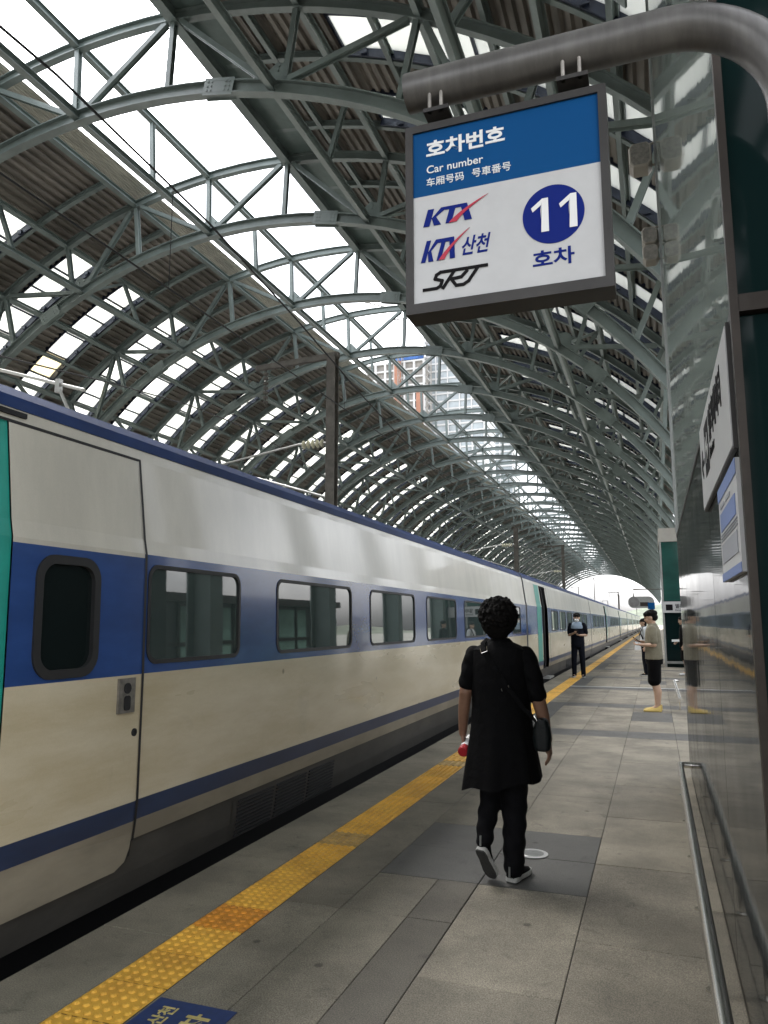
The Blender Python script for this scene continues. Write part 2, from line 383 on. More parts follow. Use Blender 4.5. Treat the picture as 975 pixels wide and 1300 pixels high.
FAR_Y = 44.0
for ci, (x0, x1, ph) in enumerate(COLS):
    y = Y0 + ph - 4 * PL
    while y < FAR_Y:
        xm = (x0 + x1) / 2
        a, b = y + 0.15, y + PL - 0.15
        if dark_at(xm, a) != dark_at(xm, b) or (dark_at(xm, a) and y < 8):
            for q in (y, y + PL / 2):
                if ci == 1 and q < 4.4:
                    slab(x0, -1.28, q, q + PL / 2, 'paver'); slab(-1.28, x1, q, q + PL / 2, 'paver_strip')
                else: slab(x0, x1, q, q + PL / 2, 'paver_dark' if dark_at(xm, q + 0.2) else 'paver')
        elif ci == 1 and y < 4.4:      # narrow darker band beside the slab
            slab(x0, -1.28, y, y + PL, 'paver'); slab(-1.28, x1, y, y + PL, 'paver_strip')
        else: slab(x0, x1, y, y + PL, 'paver_dark' if dark_at(xm, a) else 'paver')
        y += PL
y = 3.30 - 4 * PL
while y < FAR_Y:
    slab(EDGE, -2.27, y, y + PL, 'coping', 'coping_slab'); y += PL
m = MB()
yy = y
while yy < 330:
    m.box(EDGE, -2.275, yy, yy + PL - 0.006, -0.03, 0)
    for x0, x1, ph in COLS: m.box(x0 + 0.002, x1 - 0.003, yy + 0.003, yy + PL - 0.003, -0.03, 0)
    m.box(-2.27, -1.97, yy, yy + PL, -0.03, -0.002); yy += PL
o = m.build('far_paving', 'paver', platform); o['kind'] = 'stuff'
m = MB(); m.box(0.79, 8.4, -14, 330, -0.03, -0.001); m.build('side_paving', 'paver', platform)
m = MB(); m.box(EDGE + 0.002, 0.79, -14, 3.30 - 4 * PL - 0.01, -0.03, -0.001); m.build('rear_paving', 'paver', platform)
m = MB(); m.box(-1.97, 0.79, 18.55, 18.66, 0.0, 0.006); m.build('drain_cover', 'sign_white', platform)

def tactile_mesh(kind, m):
    t = MB(); w = 0.291; h = 0.03
    t.loft([[(0, 0, -h), (w, 0, -h), (w, w, -h), (0, w, -h)], [(0, 0, -0.002), (w, 0, -0.002), (w, w, -0.002), (0, w, -0.002)],
            [(0.003, 0.003, 0), (w - 0.003, 0.003, 0), (w - 0.003, w - 0.003, 0), (0.003, w - 0.003, 0)]])
    if kind == 'dot':
        for i in range(6):
            for j in range(6):
                cx, cy = 0.024 + i * 0.0496, 0.024 + j * 0.0496
                t.loft([[(cx + r * math.cos(a), cy + r * math.sin(a), z) for a in [k * math.pi / 4 for k in range(8)]]
                        for r, z in ((0.0165, -0.001), (0.0145, 0.005), (0.0095, 0.0085))])
    else:
        for i in range(4):
            cx = 0.042 + i * 0.071
            t.loft([[(cx - a, 0.012, z), (cx + a, 0.012, z), (cx + a, w - 0.012, z), (cx - a, w - 0.012, z)] for a, z in ((0.016, -0.001), (0.01, 0.006))])
    return t.mesh(m)
TD, TN, TP, TBAR, TBP = tactile_mesh('dot', 'tactile'), tactile_mesh('dot', 'tactile_new'), tactile_mesh('dot', 'tactile_pale'), tactile_mesh('bar', 'tactile'), tactile_mesh('bar', 'tactile_pale')
ty = 2.555 - 0.3 * 6; k = 0
while ty < 62:
    if 3.42 < ty < 3.72: me = TN
    elif 4.85 < ty < 5.1: me = TP
    elif ty < 7.9: me = TD
    else: me = TBP if random.random() < 0.12 else TBAR
    add('tactile_tile', me, platform, (-2.27 + 0.002, ty, 0.0)); ty += 0.3; k += 1
m = MB(); m.box(-2.268, -1.974, ty, 300, -0.03, 0.002); m.build('far_tactile_strip', 'tactile', platform)

# round floor light and stickers, flat things of their own
m = MB(); ring = lambda r, z: [(-0.83 + r * math.cos(a), 5.19 + r * math.sin(a), z) for a in [k * math.pi / 16 for k in range(32)]]
fp = thing('floor_plate', 'round pale steel floor plate set in the dark slabs beside the walking woman', 'floor plate', (-0.83, 5.19, 0))
m.loft([ring(0.1, 0.001), ring(0.1, 0.006), ring(0.075, 0.0075)]); m.build('rim', 'sign_white', fp)
m = MB(); m.loft([ring(0.074, 0.0076), ring(0.072, 0.009)]); m.build('cover', 'trim', fp)
st = thing('floor_sticker', 'dark blue floor sticker with yellow lettering beside the yellow tactile tiles', 'sticker', (-1.95, 2.3, 0.0))
m = MB(); m.box(-1.952, -1.60, 2.1, 2.775, 0.003, 0.0045); m.build('sheet', 'sticker', st)
text_on(st, '산천', (0.125, 0.29, 0.006), (0, 1, 0), (-1, 0, 0), 'ink_yellow', bold=0.012, width=0.13, height=0.07)
text_on(st, '호차', (0.285, 0.18, 0.006), (0, 1, 0), (-1, 0, 0), 'ink_yellow', bold=0.02, width=0.23, height=0.1)

# ------------------------------------------------------------------ canopy
XC, ZC, R0, DEP = -10.208, -0.878, 13.108, 1.74
RU = R0 + DEP; RS = RU + 0.30
AY0, BAY, NB = 11.58 - 5.13 * 5, 5.13, 38
def arc(a, r, y=0.0): return (XC + r * math.sin(R(a)), y, ZC + r * math.cos(R(a)))
canopy = thing('station_canopy', 'arched green steel canopy with corrugated roofing and an open sky strip over the tracks', 'canopy', (0, 0, 0))
NODES = [-54, -44, -33.8, -23.6, -13.6, -4, 5.6, 16.8, 27, 37, 47, 55]
LOWN = [-44, -23.6, -4, 16.8, 37, 55]
def arch_mb(a0, a1):
    m = MB(); n = 44
    for r, d, w in ((R0, 0.27, 0.2), (RU, 0.22, 0.165)):
        an = [a0 + (a1 - a0) * k / n for k in range(n + 1)]
        m.sweep([arc(a, r) for a in an], iprof(d, w, 0.024, 0.02), up=lambda i, an=an: (math.sin(R(an[i])), 0, math.cos(R(an[i]))))
    return m
def strut_mb(a):
    m = MB(); al = a * 1.06
    m.sweep([arc(al, R0 + 0.14), arc(a, RU - 0.12)], iprof(0.13, 0.11, 0.013, 0.011), up=(0, 1, 0))
    return m
def diag_mb(a, b):
    m = MB(); m.sweep([arc(a + (0.9 if b > a else -0.9), R0 + 0.13), arc(b - (0.7 if b > a else -0.7), RU - 0.12)], iprof(0.13, 0.11, 0.013, 0.011), up=(0, 1, 0))
    return m
DI = [(a, NODES[NODES.index(a) + s]) for a in LOWN for s in (-1, 1) if 0 <= NODES.index(a) + s < len(NODES)]
ARCH = arch_mb(-60, 60).mesh('steel'); ARCH_S = arch_mb(-60, 52).mesh('steel')
STR = {a: strut_mb(a).mesh('steel') for a in NODES}; DIA = {d: diag_mb(*d).mesh('steel') for d in DI}
# splice plates with bolts, gusset plates at the nodes
def gusset_mb(a, r):
    m = MB(); c = arc(a, r)
    for s in (-0.09, 0.09):
        m.sweep([arc(a - 1.5, r, s), arc(a + 1.5, r, s)], rect(0.012, 0.36 if r == R0 else 0.3), up=(math.sin(R(a)), 0, math.cos(R(a))))
    for da in (-1.1, -0.7, 0.7, 1.1):
        for dr in (-0.09, 0.0, 0.09):
            p = arc(a + da, r + dr); m.box(p[0] - 0.016, p[0] + 0.016, -0.11, 0.11, p[2] - 0.016, p[2] + 0.016)
    return m
SPL = {a: gusset_mb(a, R0).mesh('steel') for a in (11.5, 43.0, -29.0)}
def node_mb(a, r, s_):
    m = MB(); c = Vector(arc(a, r)); u = Vector((math.sin(R(a)), 0, math.cos(R(a)))); t_ = Vector((u.z, 0, -u.x))
    P = lambda x, z, y: c + t_ * x + u * z + Vector((0, y, 0))
    lp = [(-0.3, 0.0), (0.3, 0.0), (0.26, 0.2 * s_), (0.08, 0.42 * s_), (-0.08, 0.42 * s_), (-0.26, 0.2 * s_)]
    m.loft([[P(x, z, y) for x, z in lp] for y in (-0.008, 0.008)])
    for x, z in ((-0.17, 0.2), (0.17, 0.2), (0.0, 0.26), (0.0, 0.36)): q = P(x, z * s_, 0); m.box(q.x - 0.016, q.x + 0.016, -0.03, 0.03, q.z - 0.016, q.z + 0.016)
    return m
NGU = [node_mb(a, R0 + 0.1, 1).mesh('steel') for a in LOWN if -40 < a < 50]
webfar = arch_mb(-60, 60)
for a in NODES:
    q = strut_mb(a); n = len(webfar.v); webfar.v += q.v; webfar.f += [tuple(i + n for i in f) for f in q.f]
for d in DI:
    q = diag_mb(*d); n = len(webfar.v); webfar.v += q.v; webfar.f += [tuple(i + n for i in f) for f in q.f]
WEBFAR = webfar.mesh('steel')
for k in range(NB):
    y = AY0 + BAY * k
    near = 4 <= k < 16; cut = -1 < y < 9
    o = add('arch_truss', (ARCH_S if cut else ARCH) if near or cut else WEBFAR, canopy, (0, y, 0))
    if near:
        for a in NODES:
            if not (cut and a > 47): add('strut', STR[a], o)
        for d in DI:
            if not (cut and max(d) > 47): add('diagonal', DIA[d], o)
        if k < 11:
            for a in SPL: add('splice_plate', SPL[a], o)
            for me in NGU: add('gusset_plate', me, o)
YA, YB = AY0, AY0 + BAY * (NB - 1)
for a in LOWN[:-1]:
    m = MB(); m.sweep([arc(a, R0 + 0.02, YA), arc(a, R0 + 0.02, YB)], iprof(0.17, 0.15, 0.014, 0.012), up=(math.sin(R(a)), 0, math.cos(R(a)))); m.build('lower_purlin', 'steel', canopy)
for a in NODES:
    m = MB(); big = a == 5.6
    m.sweep([arc(a, RU + 0.02, YA), arc(a, RU + 0.02, YB)], iprof(0.32 if big else 0.18, 0.24 if big else 0.14, 0.018, 0.014), up=(math.sin(R(a)), 0, math.cos(R(a)))); m.build('upper_purlin', 'steel', canopy)
for a in (-39, -28.7, 11.2, 22, 32, 42):
    m = MB(); m.sweep([arc(a, RS - 0.12, YA), arc(a, RS - 0.12, YB)], iprof(0.15, 0.12), up=(math.sin(R(a)), 0, math.cos(R(a)))); m.build('roof_purlin', 'steel', canopy)
# upright posts of the lengthwise trusses, in the middle of each bay, and cross braces
def mid_mb(a):
    m = MB(); m.sweep([arc(a, R0 + 0.1), arc(a, RU - 0.1)], iprof(0.115, 0.1, 0.011, 0.009), up=(0, 1, 0)); return m
MID = {a: mid_mb(a).mesh('steel') for a in LOWN[:-1]}
BR = {}
for a in (-23.6, 16.8, 37):
    m = MB(); m.sweep([(arc(a, R0 + 0.1)[0], 0.12, arc(a, R0 + 0.1)[2]), (arc(a, RU - 0.12)[0], BAY / 2 - 0.1, arc(a, RU - 0.12)[2])], rect(0.075, 0.075)); BR[a] = m.mesh('steel')
for k in range(1, NB - 1):
    y = AY0 + BAY * k
    for a in MID:
        if a == 37 and 0 < y < 6: continue
        add('truss_post', MID[a], canopy, (0, y + BAY / 2, 0))
    if k < 20:
        for a in BR: add('brace', BR[a], canopy, (0, y, 0))
# roof sheets: trapezoid ribs running along the tracks
def sheet_mb(a0, a1, y0, y1, r=RS, pitch=0.23, dep=0.065):
    m = MB(); n = max(2, int(abs(R(a1 - a0)) * r / pitch)); da = (a1 - a0) / n; row = []
    for i in range(n):
        for fr, h in ((0.0, 0), (0.42, 0), (0.52, dep), (0.9, dep)):
            row.append((a0 + (i + fr) * da, r + h))
    row.append((a1, r))
    for i in range(len(row) - 1):
        (p, q), (s_, t_) = row[i], row[i + 1]
        m.quad(arc(p, q, y0), arc(s_, t_, y0), arc(s_, t_, y1), arc(p, q, y1))
    return m
STRIPS = [(0.55, 1.6), (2.95, 4.0)]; GAPS = [(0.0, 0.55), (1.6, 2.95), (4.0, BAY)]
SKYL = {'l': (-46.0, -24.0), 'r': (17.6, 46.0)}
SHEETS = [(-24, -14.2, 0, BAY), (6.2, 17.6, 0, BAY), (-62, -46, 0, BAY), (46, 50.5, 0, BAY)] + \
         [(*SKYL[s], *g) for s in 'lr' for g in GAPS]
SH = [sheet_mb(*s).mesh('sheet') for s in SHEETS]
jm = MB()
for s in SHEETS:
    q = sheet_mb(*s); n = len(jm.v); jm.v += q.v; jm.f += [tuple(i + n for i in f) for f in q.f]
SHALL = jm.mesh('sheet')
def rafter_mb(a0, a1):
    m = MB(); n = 20; an = [a0 + (a1 - a0) * k / n for k in range(n + 1)]
    m.sweep([arc(a, RS - 0.1) for a in an], iprof(0.16, 0.13), up=lambda i: (math.sin(R(an[i])), 0, math.cos(R(an[i])))); return m
RAF = [rafter_mb(-60, -14.4).mesh('steel'), rafter_mb(6.4, 50.5).mesh('steel')]
# skylights: a frame with panes
def sky_frame(a0, a1, w, n):
    m = MB()
    for y in (0.022, w - 0.022):
        an = [a0 + (a1 - a0) * k / 16 for k in range(17)]
        m.sweep([arc(a, RS + (0.025 if y < 0.5 else -0.03), y) for a in an], rect(0.05, 0.15 if y < 0.5 else 0.26), up=lambda i: (math.sin(R(an[i])), 0, math.cos(R(an[i]))))
    for k in range(n + 1):
        a = a0 + (a1 - a0) * k / n; m.sweep([arc(a, RS + 0.012, 0.06), arc(a, RS + 0.012, w - 0.06)], rect(0.06, 0.07), up=(math.sin(R(a)), 0, math.cos(R(a))))
    for k in range(n):      # hinges below the frame
        a = a0 + (a1 - a0) * (k + 0.5) / n; p = arc(a, RS - 0.08); m.box(p[0] - 0.07, p[0] + 0.07, w - 0.1, w + 0.02, p[2] - 0.06, p[2] + 0.05)
    return m
def sky_pane(a0, a1, w):
    m = MB(); t = 0.012
    m.loft([[arc(a0, RS + 0.02, 0.05), arc(a0, RS + 0.02, w - 0.05), arc(a0, RS + 0.02 + t, w - 0.05), arc(a0, RS + 0.02 + t, 0.05)],
            [arc(a1, RS + 0.02, 0.05), arc(a1, RS + 0.02, w - 0.05), arc(a1, RS + 0.02 + t, w - 0.05), arc(a1, RS + 0.02 + t, 0.05)]])
    return m
NP = {'l': 6, 'r': 7}
FRM, PAN, PALL = {}, {}, {}
for s in 'lr':
    a0, a1 = SKYL[s]; FRM[s] = sky_frame(a0, a1, 1.05, NP[s]).mesh('sky_frame'); jm = MB(); PAN[s] = []
    for k in range(NP[s]):
        b0, b1 = a0 + (a1 - a0) * k / NP[s] + 0.1, a0 + (a1 - a0) * (k + 1) / NP[s] - 0.1
        q = sky_pane(b0, b1, 1.05); PAN[s].append(q.mesh('skypane')); n = len(jm.v); jm.v += q.v; jm.f += [tuple(i + n for i in f) for f in q.f]
    PALL[s] = jm.mesh('skypane')
OLD = PAN['l'][1].copy(); OLD.materials.clear(); OLD.materials.append(MATS['skypane_old'])
for k in range(NB - 1):
    y = AY0 + BAY * k
    if 4 <= k < 21:
        for me in SH: add('roof_sheet', me, canopy, (0, y, 0))
    else: add('roof_sheet', SHALL, canopy, (0, y, 0))
    for me in RAF:
        for dy in (1.68, 4.08): add('rafter', me, canopy, (0, y + dy, 0))
    for s in 'lr':
        for i, (y0, y1) in enumerate(STRIPS):
            f = add('skylight', FRM[s], canopy, (0, y + y0, 0))
            if 5 <= k < 14:
                for j, p in enumerate(PAN[s]):
                    stained = s == 'l' and k == 6 and i == 1 and j == 1
                    add('pane', OLD if stained else p, f)
            else: add('pane', PALL[s], f)
# pale ribbed gutter along the left edge of the open strip, dark fascia on the right edge
m = MB()
for i in range(9):
    a = -14.3 + i * 0.3; m.quad(arc(a, RS + 0.02, YA), arc(a + 0.15, RS + 0.05, YA), arc(a + 0.15, RS + 0.05, YB), arc(a, RS + 0.02, YB))
    m.quad(arc(a + 0.15, RS + 0.05, YA), arc(a + 0.3, RS + 0.02, YA), arc(a + 0.3, RS + 0.02, YB), arc(a + 0.15, RS + 0.05, YB))
m.build('gutter', 'sheet_pale', canopy)
m = MB(); m.sweep([arc(7.4, RS - 0.1, YA), arc(7.4, RS - 0.1, YB)], rect(0.75, 0.16), up=(math.sin(R(7)), 0, math.cos(R(7)))); m.build('fascia', 'steel_edge', canopy)
# feet of the arches
for k in range(0, NB):
    y = AY0 + BAY * k
    for a in (-60, 60):
        if a > 0 and -1 < y < 9: continue
        p = arc(a, R0 + 0.85); m = MB(); m.sweep([(p[0], y, -0.03), (p[0], y, p[2] + 0.1)], iprof(0.5, 0.4, 0.03, 0.02), up=(1, 0, 0)); m.build('column', 'steel_edge', canopy)

# ------------------------------------------------------------------ train
XT = -2.82
PROF = [(-0.55, 0.16), (-0.1, 0.09), (0.10, 0.055), (0.285, 0.035), (0.29, 0.02), (0.39, 0.008), (0.5, 0.0), (1.2, 0.0), (1.9, 0.012), (1.985, 0.03), (2.2, 0.058), (2.48, 0.095), (2.545, 0.11), (2.62, 0.15), (2.69, 0.235), (2.8, 0.55), (2.9, 0.95), (2.95, 1.45)]
def px(z):
    for (z0, a), (z1, b) in zip(PROF, PROF[1:]):
        if z0 <= z <= z1: return XT - (a + (b - a) * (z - z0) / (z1 - z0))
    return XT
def side(m, y0, y1, z0, z1, d=0.0):
    """a strip of the side shell, following the profile"""
    zs = [z0] + [z for z, _ in PROF if z0 + 1e-4 < z < z1 - 1e-4] + [z1]
    for a, b in zip(zs, zs[1:]):
        m.quad((px(a) + d, y0, a), (px(a) + d, y1, a), (px(b) + d, y1, b), (px(b) + d, y0, b))
    return m
def side_poly(m, v, f, d=0.0):
    n = len(m.v); m.v += [(px(z) + d, y, z) for y, z in v]; m.f += [tuple(n + i for i in q) for q in f]
    return m
def ring_mb(outer, inner, d0, d1):
    """raised ring between two loops of equal length"""
    m = MB(); k = len(outer)
    P = lambda L, d: [(px(z) + d, y, z) for y, z in L]
    m.loft([P(outer, d0), P(outer, d1), P(inner, d1), P(inner, d0)], cap=False)
    return m
W0, W1 = 1.255, 1.845
def window(car, y0, y1, z0=W0, z1=W1, r=0.09, glass='train_glass'):
    # the frame ring closes the opening cut in the blue band, the pane sits behind it
    o = rrect(y0, y1, z0, z1, r); i = rrect(y0 + 0.025, y1 - 0.025, z0 + 0.025, z1 - 0.025, r - 0.02)
    ob = ring_mb(o, i, -0.02, 0.006).build('window_frame', 'rubber', car)
    m = MB(); n = len(i); m.v = [(px(z) - 0.006, y, z) for y, z in i]; m.f = [tuple(range(n))]
    m.build('pane', glass, ob)
    return ob
def blue_band(car, y0, y1, wins, b0=1.205, b1=1.9, name='window_band'):
    outer = [(y0, b0), (y1, b0), (y1, b1), (y0, b1)]
    v, f = tri_fill(outer, [rrect(a + 0.004, b - 0.004, W0 + 0.004, W1 - 0.004, 0.088) for a, b in wins])
    m = side_poly(MB(), v, f); return m.build(name, 'blue', car)
def louvre(car, y0, y1):
    p = MB(); n = 3; w = (y1 - y0) / n
    par = MB(); side(par, y0 - 0.03, y1 + 0.03, -0.01, 0.27, 0.006); par = par.build('louvre_panel', 'skirt', car)
    for c in range(n):
        m = MB(); a, b = y0 + c * w + 0.03, y0 + (c + 1) * w - 0.03
        for k in range(10):
            z = 0.0 + k * 0.026; m.box(px(z) + 0.002, px(z) + 0.02, a, b, z, z + 0.012)
        m.build('louvre', 'black', par)

def make_car(y0, y1, label, door, wins, green, open_door=False, lou=None, pre=None):
    car = thing('train_car', label, 'train car', ((XT * 2 - 2.92) / 2, (y0 + y1) / 2, -0.55), group='cars of the train at the platform')
    d0, d1 = door
    ylist = [(y0 + 0.03, d0), (d1, y1 - 0.03)]
    A, B = y0 + 0.03, y1 - 0.03
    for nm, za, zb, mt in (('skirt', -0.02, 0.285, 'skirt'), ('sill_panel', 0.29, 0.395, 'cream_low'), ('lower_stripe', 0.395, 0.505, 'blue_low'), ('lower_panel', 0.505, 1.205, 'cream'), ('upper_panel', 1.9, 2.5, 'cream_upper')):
        m = MB()
        for a, b in ylist if nm not in ('skirt',) else [(A, B)]: side(m, a, b, za, zb)
        if nm == 'upper_panel': side(m, d0, d1, 2.47, 2.5)
        m.build(nm, mt, car, smooth=True)
    m = MB(); side(m, A, B, 2.5, 2.545); m.build('cornice', 'cream_upper', car)
    m = MB(); side(m, A, B, 2.545, 2.69, 0.006); m.build('roof_band', 'blue_roof', car, smooth=True)
    m = MB(); side(m, A, B, 2.69, 2.95, 0.0)
    m.quad((px(2.95), A, 2.95), (px(2.95), B, 2.95), (XT * 2 - 2.92 - px(2.69), B, 2.69), (XT * 2 - 2.92 - px(2.69), A, 2.69)); m.build('roof', 'roof_grey', car)
    xf = XT - 2.9
    m = MB(); m.box(XT - 1.2, XT - 0.3, A, B, -0.65, -0.02); m.build('underframe', 'black', car)
    m = MB(); m.box(xf, XT - 0.9, A, B, -0.02, 2.68)      # far half of the body
    for yy in (A, B): m.quad(*[(px(z), yy, z) for z, _ in PROF if z > 0], (XT - 1.45, yy, 0.1))
    m.build('far_side', 'roof_grey', car)
    blue_band(car, A, d0, [w for w in wins if w[1] < d0]); 
    # the window nearest the door starts at the door edge
    blue_band(car, d1, B, [w for w in wins if w[0] > d1])
    for w in wins: window(car, *w)
    if green:
        m = MB(); side(m, green[0], green[1], 0.505, 2.47, 0.004); m.build('green_stripe', 'teal', car)
    # door
    if open_door:
        m = MB(); m.box(XT - 0.9, XT - 0.85, d0, d1, 0.29, 2.47); m.build('vestibule', 'black', car)
        m = MB(); m.box(XT - 0.85, px(2.4), d0 - 0.03, d0, 0.29, 2.45); m.box(XT - 0.85, px(2.4), d1, d1 + 0.03, 0.29, 2.45); m.box(XT - 0.85, XT - 0.05, d0, d1, 0.24, 0.29); m.build('doorway', 'rubber', car)
        m = MB(); m.box(XT - 0.05, XT + 0.13, d0 + 0.1, d1 - 0.1, 0.02, 0.06); m.build('footboard', 'galv', car)
        m = MB(); side(m, d0, d0 + 0.06, 0.3, 2.46, 0.05); side(m, d1 - 0.05, d1, 0.3, 2.46, 0.05); m.build('door_seal', 'rubber', car)
    else:
        g = 0.012; dp = 0.012
        dd = MB(); r = 0.1
        def dstrip(za, zb, mt, nm, par):
            m = MB(); side(m, d0 + 0.002, d1 - g, za, zb, dp); return m.build(nm, mt, par, smooth=True)
        # the door bottom has a rounded far corner
        door_o = dstrip(0.505, 1.205, 'cream', 'door', car)
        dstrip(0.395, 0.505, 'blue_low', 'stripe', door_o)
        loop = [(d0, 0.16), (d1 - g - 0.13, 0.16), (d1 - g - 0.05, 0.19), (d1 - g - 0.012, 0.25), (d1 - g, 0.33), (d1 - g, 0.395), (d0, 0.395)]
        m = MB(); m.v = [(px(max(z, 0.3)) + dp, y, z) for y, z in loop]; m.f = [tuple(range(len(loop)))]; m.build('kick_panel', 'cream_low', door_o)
        outer = [(d0 + 0.002, 1.205), (d1 - g, 1.205), (d1 - g, 1.875), (d0 + 0.002, 1.875)]
        w = (d0 + 0.15, d0 + 0.60)
        v, f = tri_fill(outer, [rrect(w[0] + 0.004, w[1] - 0.004, 1.225, 1.832, 0.118)])
        m = side_poly(MB(), v, f, dp); m.build('blue_panel', 'blue', door_o)
        dstrip(1.875, 2.462, 'cream_upper', 'upper_panel', door_o)
        o_ = rrect(w[0], w[1], 1.221, 1.836, 0.12); i_ = rrect(w[0] + 0.045, w[1] - 0.045, 1.266, 1.791, 0.085)
        ob = ring_mb(o_, i_, dp - 0.03, dp + 0.012).build('door_window_frame', 'rubber', door_o)
        m = MB(); m.v = [(px(z) + dp - 0.012, y, z) for y, z in i_]; m.f = [tuple(range(len(i_)))]; m.build('door_pane', 'door_glass', door_o)
        # dark seams: proud edge of the door
        m = MB(); side(m, d1 - g, d1 + 0.008, 0.2, 2.47, dp + 0.004); side(m, d0 - 0.4, d1 + 0.008, 2.463, 2.478, dp + 0.003); m.build('door_seal', 'rubber', car)
        hb = MB(); hb.box(XT + dp, XT + dp + 0.014, d0 + 0.775, d0 + 0.915, 1.0, 1.19); hb = hb.build('handle_plate', 'handle_metal', door_o)
        m = MB()
        m.v = []; m.loft([[(XT + dp + h, d0 + 0.845 + rr * math.cos(a), 1.135 + rr * math.sin(a)) for a in [k * math.pi / 8 for k in range(16)]] for h, rr in ((0.014, 0.03), (0.018, 0.03))]); m.build('button', 'black', door_o)
        m = MB(); m.v = []; m.loft([[(XT + dp + h, y, z) for y, z in rrect(d0 + 0.82, d0 + 0.87, 1.015, 1.095, 0.015, 3)] for h in (0.0142, 0.02)]); m.build('handle', 'black', door_o)
        m = MB(); m.loft([[(XT + dp + h, d0 + 0.935 + rr * math.cos(a), 0.885 + rr * math.sin(a)) for a in [k * math.pi / 8 for k in range(16)]] for h, rr in ((0.0, 0.022), (0.006, 0.022), (0.006, 0.012), (0.003, 0.012))]); m.build('lock', 'rubber', door_o)
        m = MB(); m.box(px(2.5) - 0.01, px(2.5) + 0.012, d0 - 0.4, d0 + 0.12, 2.505, 2.53); m.build('door_light', 'black', car)
    if lou: louvre(car, *lou)
    # dark gangway between cars
    m = MB(); m.box(XT - 2.6, px(1.9) - 0.09, B, B + 0.22, -0.3, 2.5); m.build('gangway', 'rubber', car)
    return car
def wins_from(a, n, w=1.58, p=2.09): return [(a + p * k, a + p * k + w) for k in range(n)]
make_car(-1.1, 17.7, 'nearest cream and blue train car with a closed door and windows along the platform', (2.70, 3.69), [(3.73, 4.79)] + wins_from(5.35, 5) + [(15.8, 16.9)], (2.05, 2.70), lou=(4.85, 6.6))
make_car(17.85, 36.4, 'second train car with a green edged open doorway behind the walking woman', (20.35, 21.45), wins_from(22.2, 6), (19.45, 20.2), open_door=True, lou=(26, 28))
bounds = [36.55, 51.2, 69.9, 88.6, 107.3, 126.0, 144.7, 163.4]
lab = ['third train car, standing behind the uniformed guard', 'fourth train car, one car past the uniformed guard', 'fifth train car, two cars past the uniformed guard', 'sixth train car towards the canopy end',
       'seventh train car near the canopy end', 'eighth train car near the canopy end', 'last visible train car at the canopy end']
for k in range(len(bounds) - 1):
    a, b = bounds[k], bounds[k + 1]
    make_car(a, b - 0.15, lab[k], (b - 4.0, b - 2.9), wins_from(a + 1.2, int((b - a - 6) / 2.09)), (b - 2.85, b - 2.5), open_door=True)

# ------------------------------------------------------------------ buildings on the platform
def pane_box(m, x0, x1, y0, y1, z0, z1): return m.box(x0, x1, y0, y1, z0, z1)
WX = 0.25; WY0, WY1 = 2.2, 8.2; WH = 8.6
hall = thing('lift_hall', 'glossy dark panelled lift hall with greenish glass upper storey beside the hanging sign', 'building', (0.8, 5.2, 0))
m = MB(); m.box(WX + 0.05, 1.4, WY0 + 0.08, WY1 - 0.02, 0, WH); m.build('core', 'frame_dark', hall)
seams = [WY0 + 0.035, 3.6, 4.95, 6.2, WY1]
for a, b in zip(seams, seams[1:]):
    m = MB(); m.box(WX, WX + 0.045, a + 0.005, b - 0.005, 0.1, 2.355); m.build('mirror_panel', 'stone_mirror', hall)
for a, b in ((WY0 + 0.035, 5.6), (5.6, 6.9), (6.9, WY1 - 0.12)):
    for z0, z1 in ((2.395, 4.9), (4.9, 7.4), (7.4, WH)):
        m = MB(); m.box(WX + 0.004, WX + 0.045, a + 0.004, b - 0.004, z0 + 0.004, z1 - 0.004); m.build('glass_panel', 'glass_upper', hall)
m = MB(); m.box(WX - 0.004, WX + 0.05, WY0 + 0.035, WY1, 2.36, 2.39); m.build('joint_trim', 'frame_dark', hall)
m = MB(); m.box(WX - 0.01, WX + 0.06, WY1 - 0.12, WY1, 2.395, WH); m.build('corner_trim', 'trim', hall)
m = MB(); m.box(WX + 0.01, WX + 0.06, WY0 + 0.035, WY1, 0.0, 0.1); m.build('plinth', 'bronze', hall)
m = MB(); m.box(WX - 0.01, WX + 0.012, WY0, WY0 + 0.03, 0, WH); m.build('corner_mullion', 'bronze', hall)
m = MB(); m.box(WX + 0.013, 1.4, WY0 + 0.005, WY0 + 0.06, 2.36, 2.41); m.build('transom', 'bronze', hall)
for xx in (0.82, 1.36):
    m = MB(); m.box(xx, xx + 0.04, WY0 + 0.004, WY0 + 0.062, 0, WH); m.build('mullion', 'bronze', hall)
for z0, z1 in ((0.02, 2.358), (2.412, 5.2), (5.2, WH)):
    for xa, xb in ((WX + 0.014, 0.818), (0.862, 1.358)):
        m = MB(); m.box(xa, xb, WY0 + 0.03, WY0 + 0.05, z0, z1 - 0.004); m.build('front_pane', 'front_glass', hall)

# low bumper rails
def bumper(label, x, ys, y0, y1, z=0.2):
    t = thing('bumper_rail', label, 'rail', (x, y0, 0), group='low steel rails along the halls')
    pts = [(x, y0, z), (x, y1 - 0.03, z), (x + 0.012, y1 - 0.008, z), (x + 0.035, y1, z), (x + 0.1, y1, z)]
    MB().tube(pts, 0.028, 14).build('bar', 'chrome', t, smooth=True)
    for yy in ys:
        q = MB().tube([(x, yy, 0), (x, yy, z - 0.01)], 0.012, 10).build('post', 'chrome', t, smooth=True)
        MB().tube([(x, yy, 0), (x, yy, 0.006)], 0.03, 14).build('foot_plate', 'chrome', t, smooth=True)
bumper('low steel bumper rail along the glossy hall wall', 0.15, [2.65, 3.59, 4.53, 5.47, 6.4, 7.32], 1.6, 7.68)
bumper('far low steel bumper rail beside the man in shorts', 0.33, [14.2, 15.4, 16.6], 13.9, 18.4)

